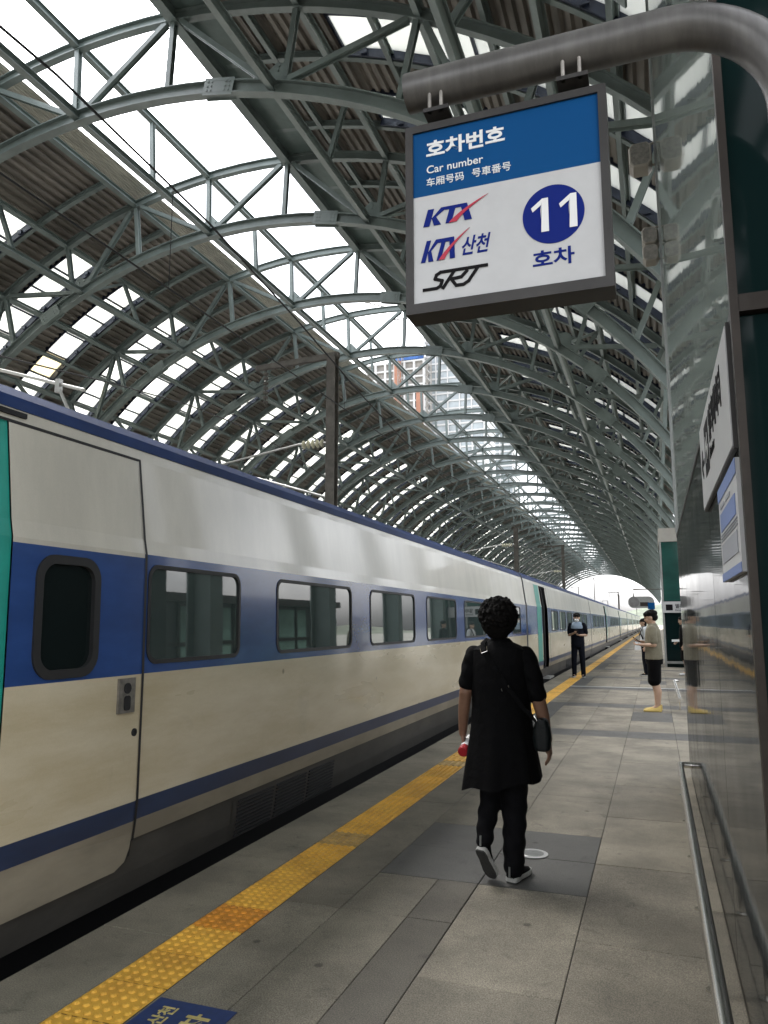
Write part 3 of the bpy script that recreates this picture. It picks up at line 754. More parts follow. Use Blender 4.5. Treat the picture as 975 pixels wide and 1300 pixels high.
# signs on the hall wall
sg = thing('lift_sign', 'long white elevator sign with an arrow mounted high on the glossy wall', 'sign', (WX - 0.03, 2.35, 2.0))
m = MB(); m.box(WX - 0.014, WX - 0.002, 2.31, 3.66, 1.995, 2.372); m.build('back_box', 'frame_dark', sg)
m = MB(); m.box(WX - 0.017, WX - 0.0135, 2.318, 3.652, 2.003, 2.364); m.build('face', 'sign_white', sg)
fx = WX - 0.0185 - (WX - 0.03)
tx = lambda y, z: (fx, y - 2.35, z - 2.0)
text_on(sg, '엘리베이터', tx(3.1, 2.185), (0, -1, 0), (0, 0, 1), 'ink_dark', bold=0.02, width=0.56, height=0.135)
text_on(sg, 'Elevator', tx(3.1, 2.125), (0, -1, 0), (0, 0, 1), 'ink_dark', bold=0.003, width=0.23, height=0.045)
m = MB(); m.box(WX - 0.0186, WX - 0.0174, 3.15, 3.36, 2.1, 2.31); m.build('pictogram', 'ink_dark', sg)
text_on(sg, '↑', (fx - 0.0006, 3.32 - 2.35, 0.15), (0, -1, 0), (0, 0, 1), 'ink_white', bold=0.01, width=0.05, height=0.11)
text_on(sg, '↓', (fx - 0.0006, 3.24 - 2.35, 0.15), (0, -1, 0), (0, 0, 1), 'ink_white', bold=0.01, width=0.05, height=0.11)
text_on(sg, '←', tx(3.58, 2.12), (0, -1, 0), (0, 0, 1), 'ink_dark', bold=0.012, width=0.16, height=0.13)
nb = thing('notice_board', 'small white and blue notice under the elevator sign', 'notice', (WX - 0.012, 2.3, 1.65))
m = MB(); m.box(WX - 0.014, WX - 0.002, 2.3, 2.92, 1.64, 1.965); m.build('board', 'sign_white', nb)
m = MB(); m.box(WX - 0.0165, WX - 0.0145, 2.3, 2.92, 1.92, 1.965); m.box(WX - 0.0165, WX - 0.0145, 2.3, 2.92, 1.64, 1.668); m.build('blue_bars', 'ink_lblue', nb)
m = MB(); m.box(WX - 0.0165, WX - 0.0145, 2.36, 2.86, 1.81, 1.872); m.build('diagram', 'ink_lblue', nb)
m = MB(); m.box(WX - 0.0165, WX - 0.0145, 2.36, 2.86, 1.7, 1.765); m.build('table', 'ink_grey', nb)
m = MB()
for k in range(3): m.box(WX - 0.0165, WX - 0.0145, 2.34, 2.88, 1.777 + k * 0.01, 1.781 + k * 0.01)
for k in range(2): m.box(WX - 0.0165, WX - 0.0145, 2.5 + 0.2 * k, 2.64 + 0.2 * k, 1.888, 1.9)
m.build('text_lines', 'ink_grey', nb)

# loudspeakers on brackets at the far corner of the hall
def speaker(label, z, s, y=8.12):
    t = thing('loudspeaker', label, 'loudspeaker', (WX - 0.01, y, z), group='loudspeakers on the hall corner')
    x = WX - 0.13 * s
    b = MB(); pr = [(-0.5, -0.32), (-0.32, -0.5), (0.32, -0.5), (0.5, -0.32), (0.5, 0.32), (0.32, 0.5), (-0.32, 0.5), (-0.5, 0.32)]
    b.loft([[(x + a * 0.2 * s * k, y - d, z + c * 0.24 * s * k) for a, c in pr] for d, k in ((0.1 * s, 0.9), (0.08 * s, 1.0), (-0.08 * s, 1.0), (-0.13 * s, 0.6))])
    case = b.build('case', 'speaker_case', t)
    b = MB(); b.loft([[(x + a * 0.16 * s, y - d, z + c * 0.2 * s) for a, c in pr] for d in (0.1 * s + 0.001, 0.1 * s + 0.006)]); b.build('grille', 'handle_metal', case)
    b = MB(); b.sweep([(WX + 0.03, y, z + 0.15 * s), (x, y, z + 0.13 * s)], rect(0.03, 0.012)); b.sweep([(WX + 0.03, y, z - 0.08 * s), (x + 0.08 * s, y, z - 0.06 * s)], rect(0.03, 0.012)); b.build('bracket', 'speaker_case', t)
speaker('large beige loudspeaker on the hall corner beside the hanging sign', 6.55, 1.2)
speaker('upper of two small loudspeakers on the hall corner', 5.62, 0.8)
speaker('lower of two small loudspeakers on the hall corner', 5.42, 0.8)

# lift shaft farther along, then an added waiting room out of view
box = thing('lift_shaft', 'green glass lift shaft with a beige header beyond the man in shorts', 'lift shaft', (1.2, 29, 0))
m = MB(); m.box(0.3, 2.2, 27.55, 31, 0, 4.25); m.build('core', 'front_glass', box)
m = MB(); m.box(0.24, 2.3, 27.45, 31.1, 4.25, 4.72); m.build('header', 'beige_panel', box)
for xx in (0.25, 0.9, 1.55, 2.16):
    m = MB(); m.box(xx, xx + 0.06, 27.47, 27.55, 0, 4.25); m.build('mullion', 'trim', box)
for a, b in ((0.312, 0.898), (0.962, 1.548), (1.612, 2.158)):
    m = MB(); m.box(a, b, 27.5, 27.54, 2.22, 4.248); m.build('upper_pane', 'green_glass', box)
    m = MB(); m.box(a, b, 27.5, 27.54, 0.25, 1.8); m.build('lower_pane', 'front_glass', box)
m = MB(); m.box(0.31, 2.16, 27.44, 27.5, 0.12, 0.2); m.build('kick_rail', 'trim', box)
m = MB(); m.box(0.255, 0.3, 27.6, 31, 0.1, 4.24); m.build('side_glass', 'green_glass', box)
ls = thing('shaft_sign', 'small white elevator sign on the green glass lift shaft', 'sign', (0.3, 27.43, 1.82))
m = MB(); m.box(0.26, 1.6, 27.41, 27.438, 1.82, 2.2); m.build('plate', 'sign_white', ls)
m = MB(); m.box(0.36, 0.58, 27.405, 27.4095, 1.9, 2.1); m.build('pictogram', 'ink_dark', ls)
text_on(ls, '엘리베이터', (0.36, -0.026, 0.15), (1, 0, 0), (0, 0, 1), 'ink_dark', bold=0.012, width=0.65, height=0.15)
text_on(ls, 'Elevator', (0.36, -0.026, 0.06), (1, 0, 0), (0, 0, 1), 'ink_dark', width=0.3, height=0.06)
kio = thing('added_waiting_room', 'low glazed waiting room with green panes added out of view for the train windows to reflect', 'waiting room', (6.0, 14, 0))  # unseen room, added to give the train windows something to reflect
m = MB(); m.box(5.0, 7.4, 6.4, 24.0, 0, 2.25); m.build('core', 'kiosk_core', kio)
m = MB(); m.box(4.7, 7.6, 6.0, 24.4, 2.25, 2.45); m.build('roof', 'frame_dark', kio)
for k in range(14):
    y0 = 6.45 + k * 1.25
    m = MB(); m.box(4.93, 4.995, y0 - 0.03, y0 + 0.03, 0, 2.25); m.build('mullion', 'frame_dark', kio)
    for z0, z1 in ((0.3, 1.2), (1.3, 2.15)):
        m = MB(); m.box(4.96, 4.99, y0 + 0.1, y0 + (1.1 if k % 3 else 0.7), z0, z1); m.build('pane', 'kiosk_glass', kio)
    m = MB(); m.box(4.94, 4.992, y0 + 0.03, y0 + 1.22, 1.21, 1.29); m.build('transom', 'frame_dark', kio)

# ------------------------------------------------------------------ hanging car-number sign on its cane-shaped pipe
SY = 1.95
pole = thing('sign_pole', 'thick grey steel pipe bent like a cane that carries the car number sign', 'pole', (0.40, SY + 0.02, 0))
pts = [(-0.63, SY + 0.02, 3.088), (0.1, SY + 0.02, 3.088)]
for k in range(1, 15):
    a = R(90 - 90 * k / 14); pts.append((0.1 + 0.29 * math.cos(a), SY + 0.02, 2.798 + 0.29 * math.sin(a)))
pts.append((0.39, SY + 0.02, 0.02))
MB().tube(pts, 0.056, 28).build('pipe', 'pipe', pole, smooth=True)
MB().tube([(0.39, SY + 0.02, 0.0), (0.39, SY + 0.02, 0.02)], 0.11, 24).build('base_plate', 'pipe', pole)
hs = thing('car_number_sign', 'hanging blue and white sign reading car number 11 with train logos', 'sign', (-0.345, SY, 2.36))
X0, X1, Z0, Z1 = -0.632, -0.056, 2.374, 2.962
m = MB(); m.box(X0 + 0.002, X1 - 0.002, SY + 0.012, SY + 0.085, Z0 + 0.002, Z1 - 0.002); m.build('case', 'frame_dark', hs)
fr = 0.0225
m = MB(); m.loft([[(X0, SY + 0.09, Z0), (X1, SY + 0.09, Z0), (X1, SY + 0.09, Z1), (X0, SY + 0.09, Z1)], [(X0, SY, Z0), (X1, SY, Z0), (X1, SY, Z1), (X0, SY, Z1)],
                  [(X0 + fr, SY, Z0 + fr + 0.008), (X1 - fr, SY, Z0 + fr + 0.008), (X1 - fr, SY, Z1 - fr), (X0 + fr, SY, Z1 - fr)],
                  [(X0 + fr, SY + 0.011, Z0 + fr + 0.008), (X1 - fr, SY + 0.011, Z0 + fr + 0.008), (X1 - fr, SY + 0.011, Z1 - fr), (X0 + fr, SY + 0.011, Z1 - fr)]], cap=False)
m.build('frame', 'frame_dark', hs)
m = MB(); m.box(X0 + fr, X1 - fr, SY + 0.007, SY + 0.0115, Z0 + fr + 0.008, 2.7355); m.build('white_face', 'sign_white', hs)
m = MB(); m.box(X0 + fr, X1 - fr, SY + 0.007, SY + 0.0115, 2.7355, Z1 - fr); m.build('blue_face', 'sign_blue', hs)
LX, LY, LZ = -0.345, SY, 2.36
def on_sign(body, x, z, w, h, m_, bold=0.0, shear=0.0): return text_on(hs, body, (x - LX, 0.0062, z - LZ), (1, 0, 0), (0, 0, 1), m_, bold, shear, w, h)
on_sign('호차번호', -0.569, 2.853, 0.233, 0.055, 'ink_white', 0.018)
on_sign('Car number', -0.568, 2.8045, 0.168, 0.024, 'ink_white', 0.003)
on_sign('车厢号码', -0.569, 2.763, 0.112, 0.027, 'ink_white', 0.002)
on_sign('号車番号', -0.433, 2.764, 0.112, 0.027, 'ink_white', 0.002)
def flat(name, polys, m_, d=0.0062):
    m = MB()
    for i, p in enumerate(polys): m.loft([[(x, SY + d, z) for x, z in p], [(x, SY + d - 0.0012 - i * 0.00006, z) for x, z in p]])
    return m.build(name, m_, hs)
def ktx(x, z, w, h):
    s = 0.28 * h
    P = lambda u, v: (x + u * w + v * s, z + v * h)
    po = [[P(0, 0), P(0.14, 0), P(0.14, 1), P(0, 1)],                                     # K stem
          [P(0.14, 0.42), P(0.3, 1), P(0.46, 1), P(0.2, 0.42)], [P(0.14, 0.46), P(0.22, 0.56), P(0.4, 0), P(0.24, 0)],
          [P(0.4, 0.82), P(0.78, 0.82), P(0.78, 1), P(0.4, 1)], [P(0.5, 0), P(0.63, 0), P(0.63, 0.82), P(0.5, 0.82)],   # T
          [P(0.72, 1), P(0.87, 1), P(1.08, 0), P(0.92, 0)]]                              # X, falling stroke
    flat('logo_letters', po, 'ink_navy')
    sw = []; n = 12
    for k in range(n + 1):
        q = k / n; cx = 0.66 + 0.48 * q + 0.16 * q * q; sw.append((cx, -0.0 + 1.28 * q ** 0.82, 0.085 * (1 - q) ** 0.75))
    lp = [P(a - t, b) for a, b, t in sw] + [P(a + t, b) for a, b, t in reversed(sw)]
    flat('logo_swoosh', [[lp[i], lp[-1 - i], lp[-2 - i], lp[i + 1]] for i in range(n - 0)][:n], 'ink_red', 0.0048)
ktx(-0.580, 2.638, 0.134, 0.052)
ktx(-0.588, 2.5285, 0.094, 0.065)
on_sign('산천', -0.466, 2.532, 0.083, 0.056, 'ink_navy', 0.012, 0.28)
def stroke(pts, t):
    """thin slanted bands along a polyline of (x, z)"""
    out = []
    for (a, b), (c, d) in zip(pts, pts[1:]):
        L = math.hypot(c - a, d - b); nx, nz = -(d - b) / L * t / 2, (c - a) / L * t / 2; ex, ez = (c - a) / L * t * 0.3, (d - b) / L * t * 0.3
        out.append([(a - ex + nx, b - ez + nz), (c + ex + nx, d + ez + nz), (c + ex - nx, d + ez - nz), (a - ex - nx, b - ez - nz)])
    return out
sx, sz, sh = -0.582, 2.442, 0.052
Q = lambda u, v: (sx + u * 0.155 + v * 0.034, sz + v * sh)
t = 0.0095
flat('logo_letters', stroke([Q(0.0, 0.05), Q(0.25, 0.05), Q(0.3, 0.15), Q(0.27, 0.45), Q(0.1, 0.6), Q(0.08, 0.82), Q(0.13, 0.95), Q(0.4, 0.95)], t), 'ink_dark')
flat('logo_letters', stroke([Q(0.38, 0.0), Q(0.4, 0.95), Q(0.62, 0.95), Q(0.66, 0.8), Q(0.62, 0.5), Q(0.44, 0.46), Q(0.62, 0.05), Q(0.72, 0.05)], t), 'ink_dark', 0.006)
flat('logo_letters', stroke([Q(0.66, 0.95), Q(1.0, 0.95)], t) + stroke([Q(0.84, 0.9), Q(0.82, 0.2), Q(0.76, 0.05), Q(0.68, 0.05)], t), 'ink_dark', 0.0058)
cm = MB(); cm.loft([[(-0.2085 + 0.0835 * math.cos(a), SY + d, 2.6085 + 0.0855 * math.sin(a)) for a in [k * math.pi / 32 for k in range(64)]] for d in (0.0066, 0.0054)]); cm.build('number_disc', 'ink_navy', hs)
for xo in (-0.268, -0.192):
    flat('numeral', [[(xo + 0.026, 2.56), (xo + 0.047, 2.56), (xo + 0.047, 2.658), (xo + 0.030, 2.658)], [(xo, 2.634), (xo + 0.031, 2.658), (xo + 0.028, 2.64), (xo + 0.004, 2.622)], [(xo + 0.026, 2.6), (xo + 0.03, 2.658), (xo + 0.028, 2.64), (xo + 0.026, 2.625)]], 'ink_white', 0.0045)
on_sign('호차', -0.268, 2.458, 0.112, 0.05, 'ink_navy', 0.014)
m = MB()
for xx in (-0.545, -0.515, -0.16, -0.125):
    pass
for xx in (-0.55, -0.515, -0.165, -0.12):
    q = MB(); q.tube([(xx, SY + 0.04, Z1 - 0.005), (xx, SY + 0.04, 3.05)], 0.006, 8); q.tube([(xx - 0.002, SY - 0.012, 2.985), (xx - 0.002, SY - 0.012, 3.055)], 0.006, 8); q.build('hanger', 'handle_metal', hs)
for xa, xb in ((-0.57, -0.495), (-0.185, -0.1)):
    q = MB(); q.box(xa, xb, SY - 0.02, SY + 0.06, 2.985, 2.997); q.build('hanger_plate', 'frame_dark', hs)

# ------------------------------------------------------------------ people
def fuse(name, m_, parent, build_fn, voxel=0.012, smooth=8, extra=None):
    """overlapping closed volumes fused to one continuous surface"""
    b = MB(); build_fn(b); me = b.mesh()
    o = bpy.data.objects.new('tmp', me); C.objects.link(o)
    md = o.modifiers.new('r', 'REMESH'); md.mode = 'VOXEL'; md.voxel_size = voxel
    ms = o.modifiers.new('s', 'SMOOTH'); ms.iterations = smooth; ms.factor = 0.5
    dg = bpy.context.evaluated_depsgraph_get(); dg.update()
    out = bpy.data.meshes.new_from_object(o.evaluated_get(dg)); bpy.data.objects.remove(o); bpy.data.meshes.remove(me)
    out.polygons.foreach_set('use_smooth', [True] * len(out.polygons))
    if extra:
        co = np.zeros(len(out.vertices) * 3); out.vertices.foreach_get('co', co); co = extra(co.reshape(-1, 3)); out.vertices.foreach_set('co', co.ravel()); out.update()
    out.materials.clear(); out.materials.append(MATS[m_])
    return add(name, out, parent)
def ell(b, c, r, n=14):
    c = Vector(c); rings = []
    for i in range(1, n):
        t_ = math.pi * i / n
        rings.append([(c.x + r[0] * math.sin(t_) * math.cos(a), c.y + r[1] * math.sin(t_) * math.sin(a), c.z + r[2] * math.cos(t_)) for a in [2 * math.pi * k / n for k in range(n)]])
    b.loft(rings)
def limb(b, pts, rad, n=14, flat_=None):
    """tapered limb through joints, with rounded ends; rad may be (r across x, r across y)"""
    for i in range(len(pts)):
        r = rad[i]; r = r if isinstance(r, tuple) else (r, r); ell(b, pts[i], (r[0], r[1], min(r)), 12)
    P = [Vector(p) for p in pts]
    for i in range(len(P) - 1):
        ra, rb = rad[i], rad[i + 1]; ra = ra if isinstance(ra, tuple) else (ra, ra); rb = rb if isinstance(rb, tuple) else (rb, rb)
        t_ = (P[i + 1] - P[i]).normalized(); ax = Vector((1, 0, 0)) if abs(t_.x) < 0.8 else Vector((0, 0, 1))
        ax = (ax - t_ * ax.dot(t_)).normalized(); ay = t_.cross(ax)
        b.loft([[p + ax * (r[0] * math.cos(a)) + ay * (r[1] * math.sin(a)) for a in [2 * math.pi * k / n for k in range(n)]] for p, r in ((P[i], ra), (P[i + 1], rb))])
def torso(b, rows, n=24):
    """rows: (x, y, z, half width, half depth)"""
    b.loft([[(x + w * math.cos(a), y + d * math.sin(a), z) for a in [2 * math.pi * k / n for k in range(n)]] for x, y, z, w, d in rows])
def hand(b, wrist, direc, palm_n, side_, s=1.0, curl=0.5):
    """palm, four unequal bent fingers and a thumb; direc points to the finger tips, side_ to the thumb"""
    w = Vector(wrist); d = Vector(direc).normalized(); nn = Vector(palm_n); nn = (nn - d * nn.dot(d)).normalized(); t_ = Vector(side_); t_ = (t_ - d * t_.dot(d) - nn * t_.dot(nn)).normalized()
    for k in range(4):
        o = (k - 1.5) * 0.019 * s; base = w + d * 0.085 * s + t_ * -o
        limb(b, [w + d * 0.01 * s + t_ * -o * 0.6, base], [0.015 * s, 0.0125 * s], 8)
        L = (0.066, 0.075, 0.07, 0.054)[k] * s; c1, c2 = curl, curl * 2.1
        p1 = base + (d * math.cos(c1) + nn * math.sin(c1)) * L * 0.5; p2 = p1 + (d * math.cos(c2) + nn * math.sin(c2)) * L * 0.5
        limb(b, [base, p1, p2], [0.0105 * s, 0.0095 * s, 0.0078 * s], 8)
    tb_ = w + d * 0.025 * s + t_ * 0.028 * s
    limb(b, [tb_, tb_ + (d * 0.75 + t_ * 0.6 + nn * 0.3).normalized() * 0.038 * s, tb_ + (d * 0.9 + t_ * 0.35 + nn * 0.55).normalized() * 0.07 * s], [0.013 * s, 0.011 * s, 0.0088 * s], 8)
def head(b, c, yaw, pitch=0.0, s=1.0):
    """skull, jaw, nose, brow, lips and ears, facing yaw"""
    M = Matrix.Rotation(yaw, 3, 'Z') @ Matrix.Rotation(-pitch, 3, 'X'); c = Vector(c); T = lambda x, y, z: c + M @ Vector((x, y, z)) * s
    def e(p, r):
        n = len(b.v); ell(b, (0, 0, 0), (r[0] * s, r[1] * s, r[2] * s), 12)
        for i in range(n, len(b.v)): b.v[i] = tuple(T(*p) + M @ Vector(b.v[i]))
    e((0, -0.01, 0.03), (0.077, 0.095, 0.088)); e((0, 0.02, -0.035), (0.06, 0.07, 0.07)); e((0, 0.055, -0.085), (0.03, 0.03, 0.025))
    e((0, 0.094, -0.012), (0.013, 0.02, 0.024)); e((0, 0.083, 0.018), (0.012, 0.014, 0.03)); e((0, 0.079, 0.045), (0.05, 0.02, 0.014))
    e((0, 0.083, -0.047), (0.022, 0.01, 0.007)); e((0, 0.08, -0.06), (0.02, 0.01, 0.008))
    for q in (-1, 1): e((q * 0.078, -0.005, -0.005), (0.012, 0.02, 0.032)); e((q * 0.04, 0.065, -0.02), (0.022, 0.02, 0.022))
    return T
def eyes(parent, T, m_='ink_dark'):
    for q in (-1, 1):
        b = MB(); ell(b, T(q * 0.03, 0.078, 0.018), (0.011, 0.006, 0.006), 8); b.build('eye', m_, None).parent = parent
        b = MB(); p0, p1 = T(q * 0.015, 0.088, 0.037), T(q * 0.05, 0.08, 0.038); b.tube([p0, p1], 0.004, 6); b.build('eyebrow', 'hair', None).parent = parent
def shoe(parent, ankle_h, heel, toe, w=0.045, up=0.0, m_='cloth_black', sole='sole', under='sole_dark', h=0.075):
    """a trainer from heel to toe (points on the sole line)"""
    H, T = Vector(heel), Vector(toe); d = (T - H); L = d.length; d.normalize(); s_ = Vector((0, 0, 1)).cross(d)
    if s_.length < 1e-3: s_ = Vector((1, 0, 0))
    s_.normalize(); u = d.cross(s_) if d.cross(s_).z > 0 else -d.cross(s_)
    def outline(q): # half width along the length
        return w * (0.62 + 0.42 * math.sin(math.pi * (0.16 + 0.74 * q))) * (1 if 0.05 < q < 0.93 else 0.72)
    qs = [0, 0.04, 0.15, 0.35, 0.55, 0.75, 0.88, 0.96, 1.0]
    wd = [0.55, 0.75, 0.86, 0.8, 0.92, 1.0, 0.9, 0.68, 0.3]
    def loop(k, z): return [H + d * (L * q) + s_ * (w * wd[i] * k) + u * z for i, q in enumerate(qs)] + [H + d * (L * q) - s_ * (w * wd[i] * k) + u * z for i, q in reversed(list(enumerate(qs)))]
    a = MB(); a.loft([loop(1.0, 0.008), loop(1.06, 0.012), loop(1.05, 0.03), loop(0.98, 0.034)]); so = a.build('sole', sole, None); so.parent = parent
    a = MB(); a.loft([loop(0.94, 0.0), loop(0.98, 0.009)]); q = a.build('tread', under, None); q.parent = parent
    def up_(b):
        tops = [h + 0.03, h + 0.035, h + 0.025, h, h * 0.8, h * 0.68, h * 0.6, h * 0.5, h * 0.42]
        lo = loop(0.98, 0.03); n = len(qs)
        mid = [H + d * (L * q) + s_ * (w * wd[i] * 0.92) + u * (tops[i] * 0.72) for i, q in enumerate(qs)] + [H + d * (L * q) - s_ * (w * wd[i] * 0.92) + u * (tops[i] * 0.72) for i, q in reversed(list(enumerate(qs)))]
        hi = [H + d * (L * q) + s_ * (w * wd[i] * 0.5) + u * tops[i] for i, q in enumerate(qs)] + [H + d * (L * q) - s_ * (w * wd[i] * 0.5) + u * tops[i] for i, q in reversed(list(enumerate(qs)))]
        b.loft([lo, mid, hi])
    a = MB(); up_(a); q = a.build('shoe', m_, None, smooth=True); q.parent = parent
    return so

# --- walking woman, seen from behind; local frame: x right, y ahead, z up
wo = thing('person', 'woman in black long vest and trousers walking away along the platform', 'person', (-0.905, 4.62, 0))
def w_body(b):
    head(b, (0.0, 0.02, 1.50), 0.0, -0.05, 0.98)
    limb(b, [(0, -0.005, 1.33), (0, 0.005, 1.43)], [0.062, 0.055])
    torso(b, [(0, 0.02, 0.9, 0.15, 0.11), (0, 0.02, 1.1, 0.14, 0.1), (0, 0.01, 1.28, 0.16, 0.1), (0, 0, 1.345, 0.1, 0.07)])
    limb(b, [(-0.18, 0, 1.29), (-0.235, -0.02, 1.08), (-0.262, 0.02, 0.96), (-0.285, 0.07, 0.82)], [0.052, 0.044, 0.04, 0.028])
    limb(b, [(0.18, 0, 1.29), (0.255, -0.03, 1.05), (0.28, -0.01, 0.95), (0.30, 0.04, 0.81)], [0.054, 0.047, 0.042, 0.029])
    hand(b, (-0.286, 0.075, 0.815), (0.18, -0.05, -1), (1, 0.1, 0.2), (0.2, 1, 0), 0.95, 0.55)
    hand(b, (0.302, 0.045, 0.805), (0.08, -0.02, -1), (-1, 0.1, 0), (-0.1, 1, 0), 0.95, 0.35)
fuse('body', 'skin', wo, w_body, 0.0058, 4)
def w_shirt(b):
    torso(b, [(0, 0.01, 1.0, 0.17, 0.115), (0, 0.005, 1.2, 0.185, 0.12), (0, 0, 1.3, 0.19, 0.105), (0, 0, 1.36, 0.11, 0.075), (0, 0.005, 1.405, 0.064, 0.06)])
    limb(b, [(-0.175, 0, 1.292), (-0.2, -0.005, 1.23), (-0.228, -0.012, 1.13)], [0.068, 0.064, (0.056, 0.064)])
    limb(b, [(0.175, 0, 1.292), (0.213, -0.01, 1.2), (0.25, -0.022, 1.07)], [0.068, 0.066, (0.058, 0.067)])
def folds(co):
    co[:, 1] += 0.0035 * np.sin(co[:, 2] * 70 + co[:, 0] * 45); co[:, 0] += 0.003 * np.sin(co[:, 2] * 55 + co[:, 1] * 60); return co
fuse('shirt', 'cloth_black', wo, w_shirt, 0.007, 3, folds)
def w_vest(m):
    rows = []; n = 72
    spec = [(1.385, 0.075, 0.075), (1.365, 0.13, 0.095), (1.335, 0.2, 0.122), (1.25, 0.205, 0.14), (1.12, 0.2, 0.15), (1.0, 0.198, 0.152), (0.88, 0.208, 0.165), (0.76, 0.226, 0.185), (0.66, 0.245, 0.2), (0.55, 0.262, 0.215)]
    for j, (z, w, d) in enumerate(spec):
        fl = max(0.0, (1.05 - z) / 0.5); ring_ = []
        for k in range(n):
            a = 2 * math.pi * k / n
            rip = 1 + fl * (0.045 * math.sin(a * 7 + 0.6) + 0.025 * math.sin(a * 13 + 2.0 + z * 3))
            xx = w * math.cos(a) * rip; yy_ = d * math.sin(a) * rip
            zz = z - fl * (0.032 * (-xx) / 0.25) + (0.012 * math.sin(a * 5) * fl if j == len(spec) - 1 else 0)
            ring_.append((xx - 0.012 * fl, yy_ + 0.01, zz))
        rows.append(ring_)
    return rows
rv = w_vest(None)
m = MB(); m.loft(rv, cap=False)
inner = [[(x * 0.965, y * 0.96, z) for x, y, z in r] for r in rv]
m.loft([rv[-1], inner[-1]], cap=False); o = m.build('vest', 'cloth_black', None, smooth=True); o.parent = wo
m = MB(); m.loft(list(reversed(inner))[:4], cap=False); o = m.build('vest_lining', 'lining', None, smooth=True); o.parent = wo
def w_pants(b):
    torso(b, [(0, 0.03, 0.98, 0.165, 0.12), (0, 0.03, 0.86, 0.185, 0.14), (0, 0.03, 0.76, 0.18, 0.135)])
    limb(b, [(-0.085, 0.02, 0.78), (-0.088, 0.05, 0.47), (-0.112, -0.035, 0.3), (-0.115, -0.055, 0.235)], [(0.092, 0.1), (0.076, 0.082), (0.06, 0.066), (0.056, 0.06)])
    limb(b, [(0.085, 0.03, 0.78), (0.07, 0.04, 0.47), (0.058, 0.035, 0.16), (0.056, 0.03, 0.075)], [(0.095, 0.105), (0.085, 0.09), (0.072, 0.08), (0.066, 0.078)])
def crumple(co):
    z = co[:, 2]; co[:, 0] += 0.004 * np.sin(z * 62 + co[:, 1] * 25) * np.clip((0.75 - z) * 3, 0, 1); co[:, 1] += 0.005 * np.sin(z * 47 + co[:, 0] * 40) * np.clip((0.75 - z) * 3, 0, 1); return co
fuse('trousers', 'cloth_trouser', wo, w_pants, 0.009, 5, crumple)
shoe(wo, 0.09, (0.045, -0.035, 0.0), (0.11, 0.205, 0.0), 0.05)
shoe(wo, 0.09, (-0.132, -0.13, 0.19), (-0.082, -0.01, 0.008), 0.05, h=0.065)
for (hx, hy, hz) in ((0.042, -0.06, 0.06), (-0.128, -0.125, 0.235)):
    m = MB(); m.tube([(hx, hy + 0.006, hz - 0.02), (hx + 0.001, hy + 0.012, hz + 0.035)], 0.0065, 8); o = m.build('heel_tab', 'trim', None); o.parent = wo
# curly hair
def w_hair(b):
    ell(b, (0, -0.015, 1.545), (0.105, 0.115, 0.1), 18); ell(b, (0, -0.045, 1.49), (0.1, 0.075, 0.085), 14); ell(b, (0, -0.05, 1.44), (0.07, 0.045, 0.045), 10)
    rr = random.Random(3)
    for k in range(1100):
        th = rr.uniform(0, 2 * math.pi); ph = math.acos(rr.uniform(-0.75, 1)); q = rr.uniform(0.97, 1.13)
        x, yy_, z = 0.102 * q * math.sin(ph) * math.cos(th), -0.02 + 0.112 * q * math.sin(ph) * math.sin(th), 1.54 + 0.105 * q * math.cos(ph)
        if yy_ > 0.05 and z < 1.55: continue
        r = rr.uniform(0.005, 0.013); ell(b, (x, yy_, z), (r, r, r), 6)
def widen(co): co[:, 0] *= 1.14; return co
fuse('hair', 'hair', wo, w_hair, 0.0042, 1, widen)
# cross straps and buckle on her back are part of the bag
bag = thing('shoulder_bag', 'small black shoulder bag with a strap across the back of the walking woman', 'bag', (-0.905, 4.62, 0))
wo.scale.x = 0.9; bag.scale.x = 0.9
def w_bag(b):
    b.loft([[(0.285 + sx_ * w_ * 0.92, -0.10 + sy_ * 0.042, z) for sx_, sy_ in ((-1, -0.6), (-0.6, -1), (0.6, -1), (1, -0.6), (1, 0.6), (0.6, 1), (-0.6, 1), (-1, 0.6))] for z, w_ in ((0.765, 0.04), (0.78, 0.056), (0.84, 0.064), (0.9, 0.056), (0.94, 0.04), (0.95, 0.02))])
bg = fuse('pouch', 'leather', bag, w_bag, 0.008, 4)
strap = [(-0.085, 0.02, 1.40), (-0.1, -0.075, 1.375), (-0.08, -0.128, 1.33), (0.0, -0.15, 1.22), (0.1, -0.15, 1.1), (0.18, -0.135, 1.0), (0.255, -0.118, 0.935)]
m = MB(); m.sweep(strap, rect(0.028, 0.004), up=(0, -1, 0.2)); o = m.build('strap', 'cloth_black', None); o.parent = bag
m = MB(); bx_, bz_ = -0.075, 1.335
m.tube([(bx_ - 0.018, -0.137, bz_ - 0.018), (bx_ - 0.025, -0.136, bz_ + 0.012)], 0.0035, 6); m.tube([(bx_ + 0.024, -0.142, bz_ - 0.005), (bx_ + 0.018, -0.14, bz_ + 0.024)], 0.0035, 6)
m.tube([(bx_ - 0.018, -0.138, bz_ - 0.018), (bx_ + 0.024, -0.143, bz_ - 0.005)], 0.0025, 6); o = m.build('buckle', 'chrome', None); o.parent = bag
m = MB(); m.tube([(0.085, -0.158, 1.135), (0.092, -0.158, 1.12)], 0.003, 6); m.tube([(0.04, -0.158, 1.115), (0.046, -0.158, 1.1)], 0.003, 6); o = m.build('strap_slide', 'chrome', None); o.parent = bag
m = MB(); m.tube([(0.24, -0.128, 0.965), (0.258, -0.132, 0.935), (0.264, -0.128, 0.925)], [0.006, 0.004, 0.006], 8); o = m.build('clasp', 'chrome', None); o.parent = bag
ca = thing('drink_bottle', 'red and white drink bottle in the left hand of the walking woman', 'bottle', (-1.13, 4.68, 0.74))
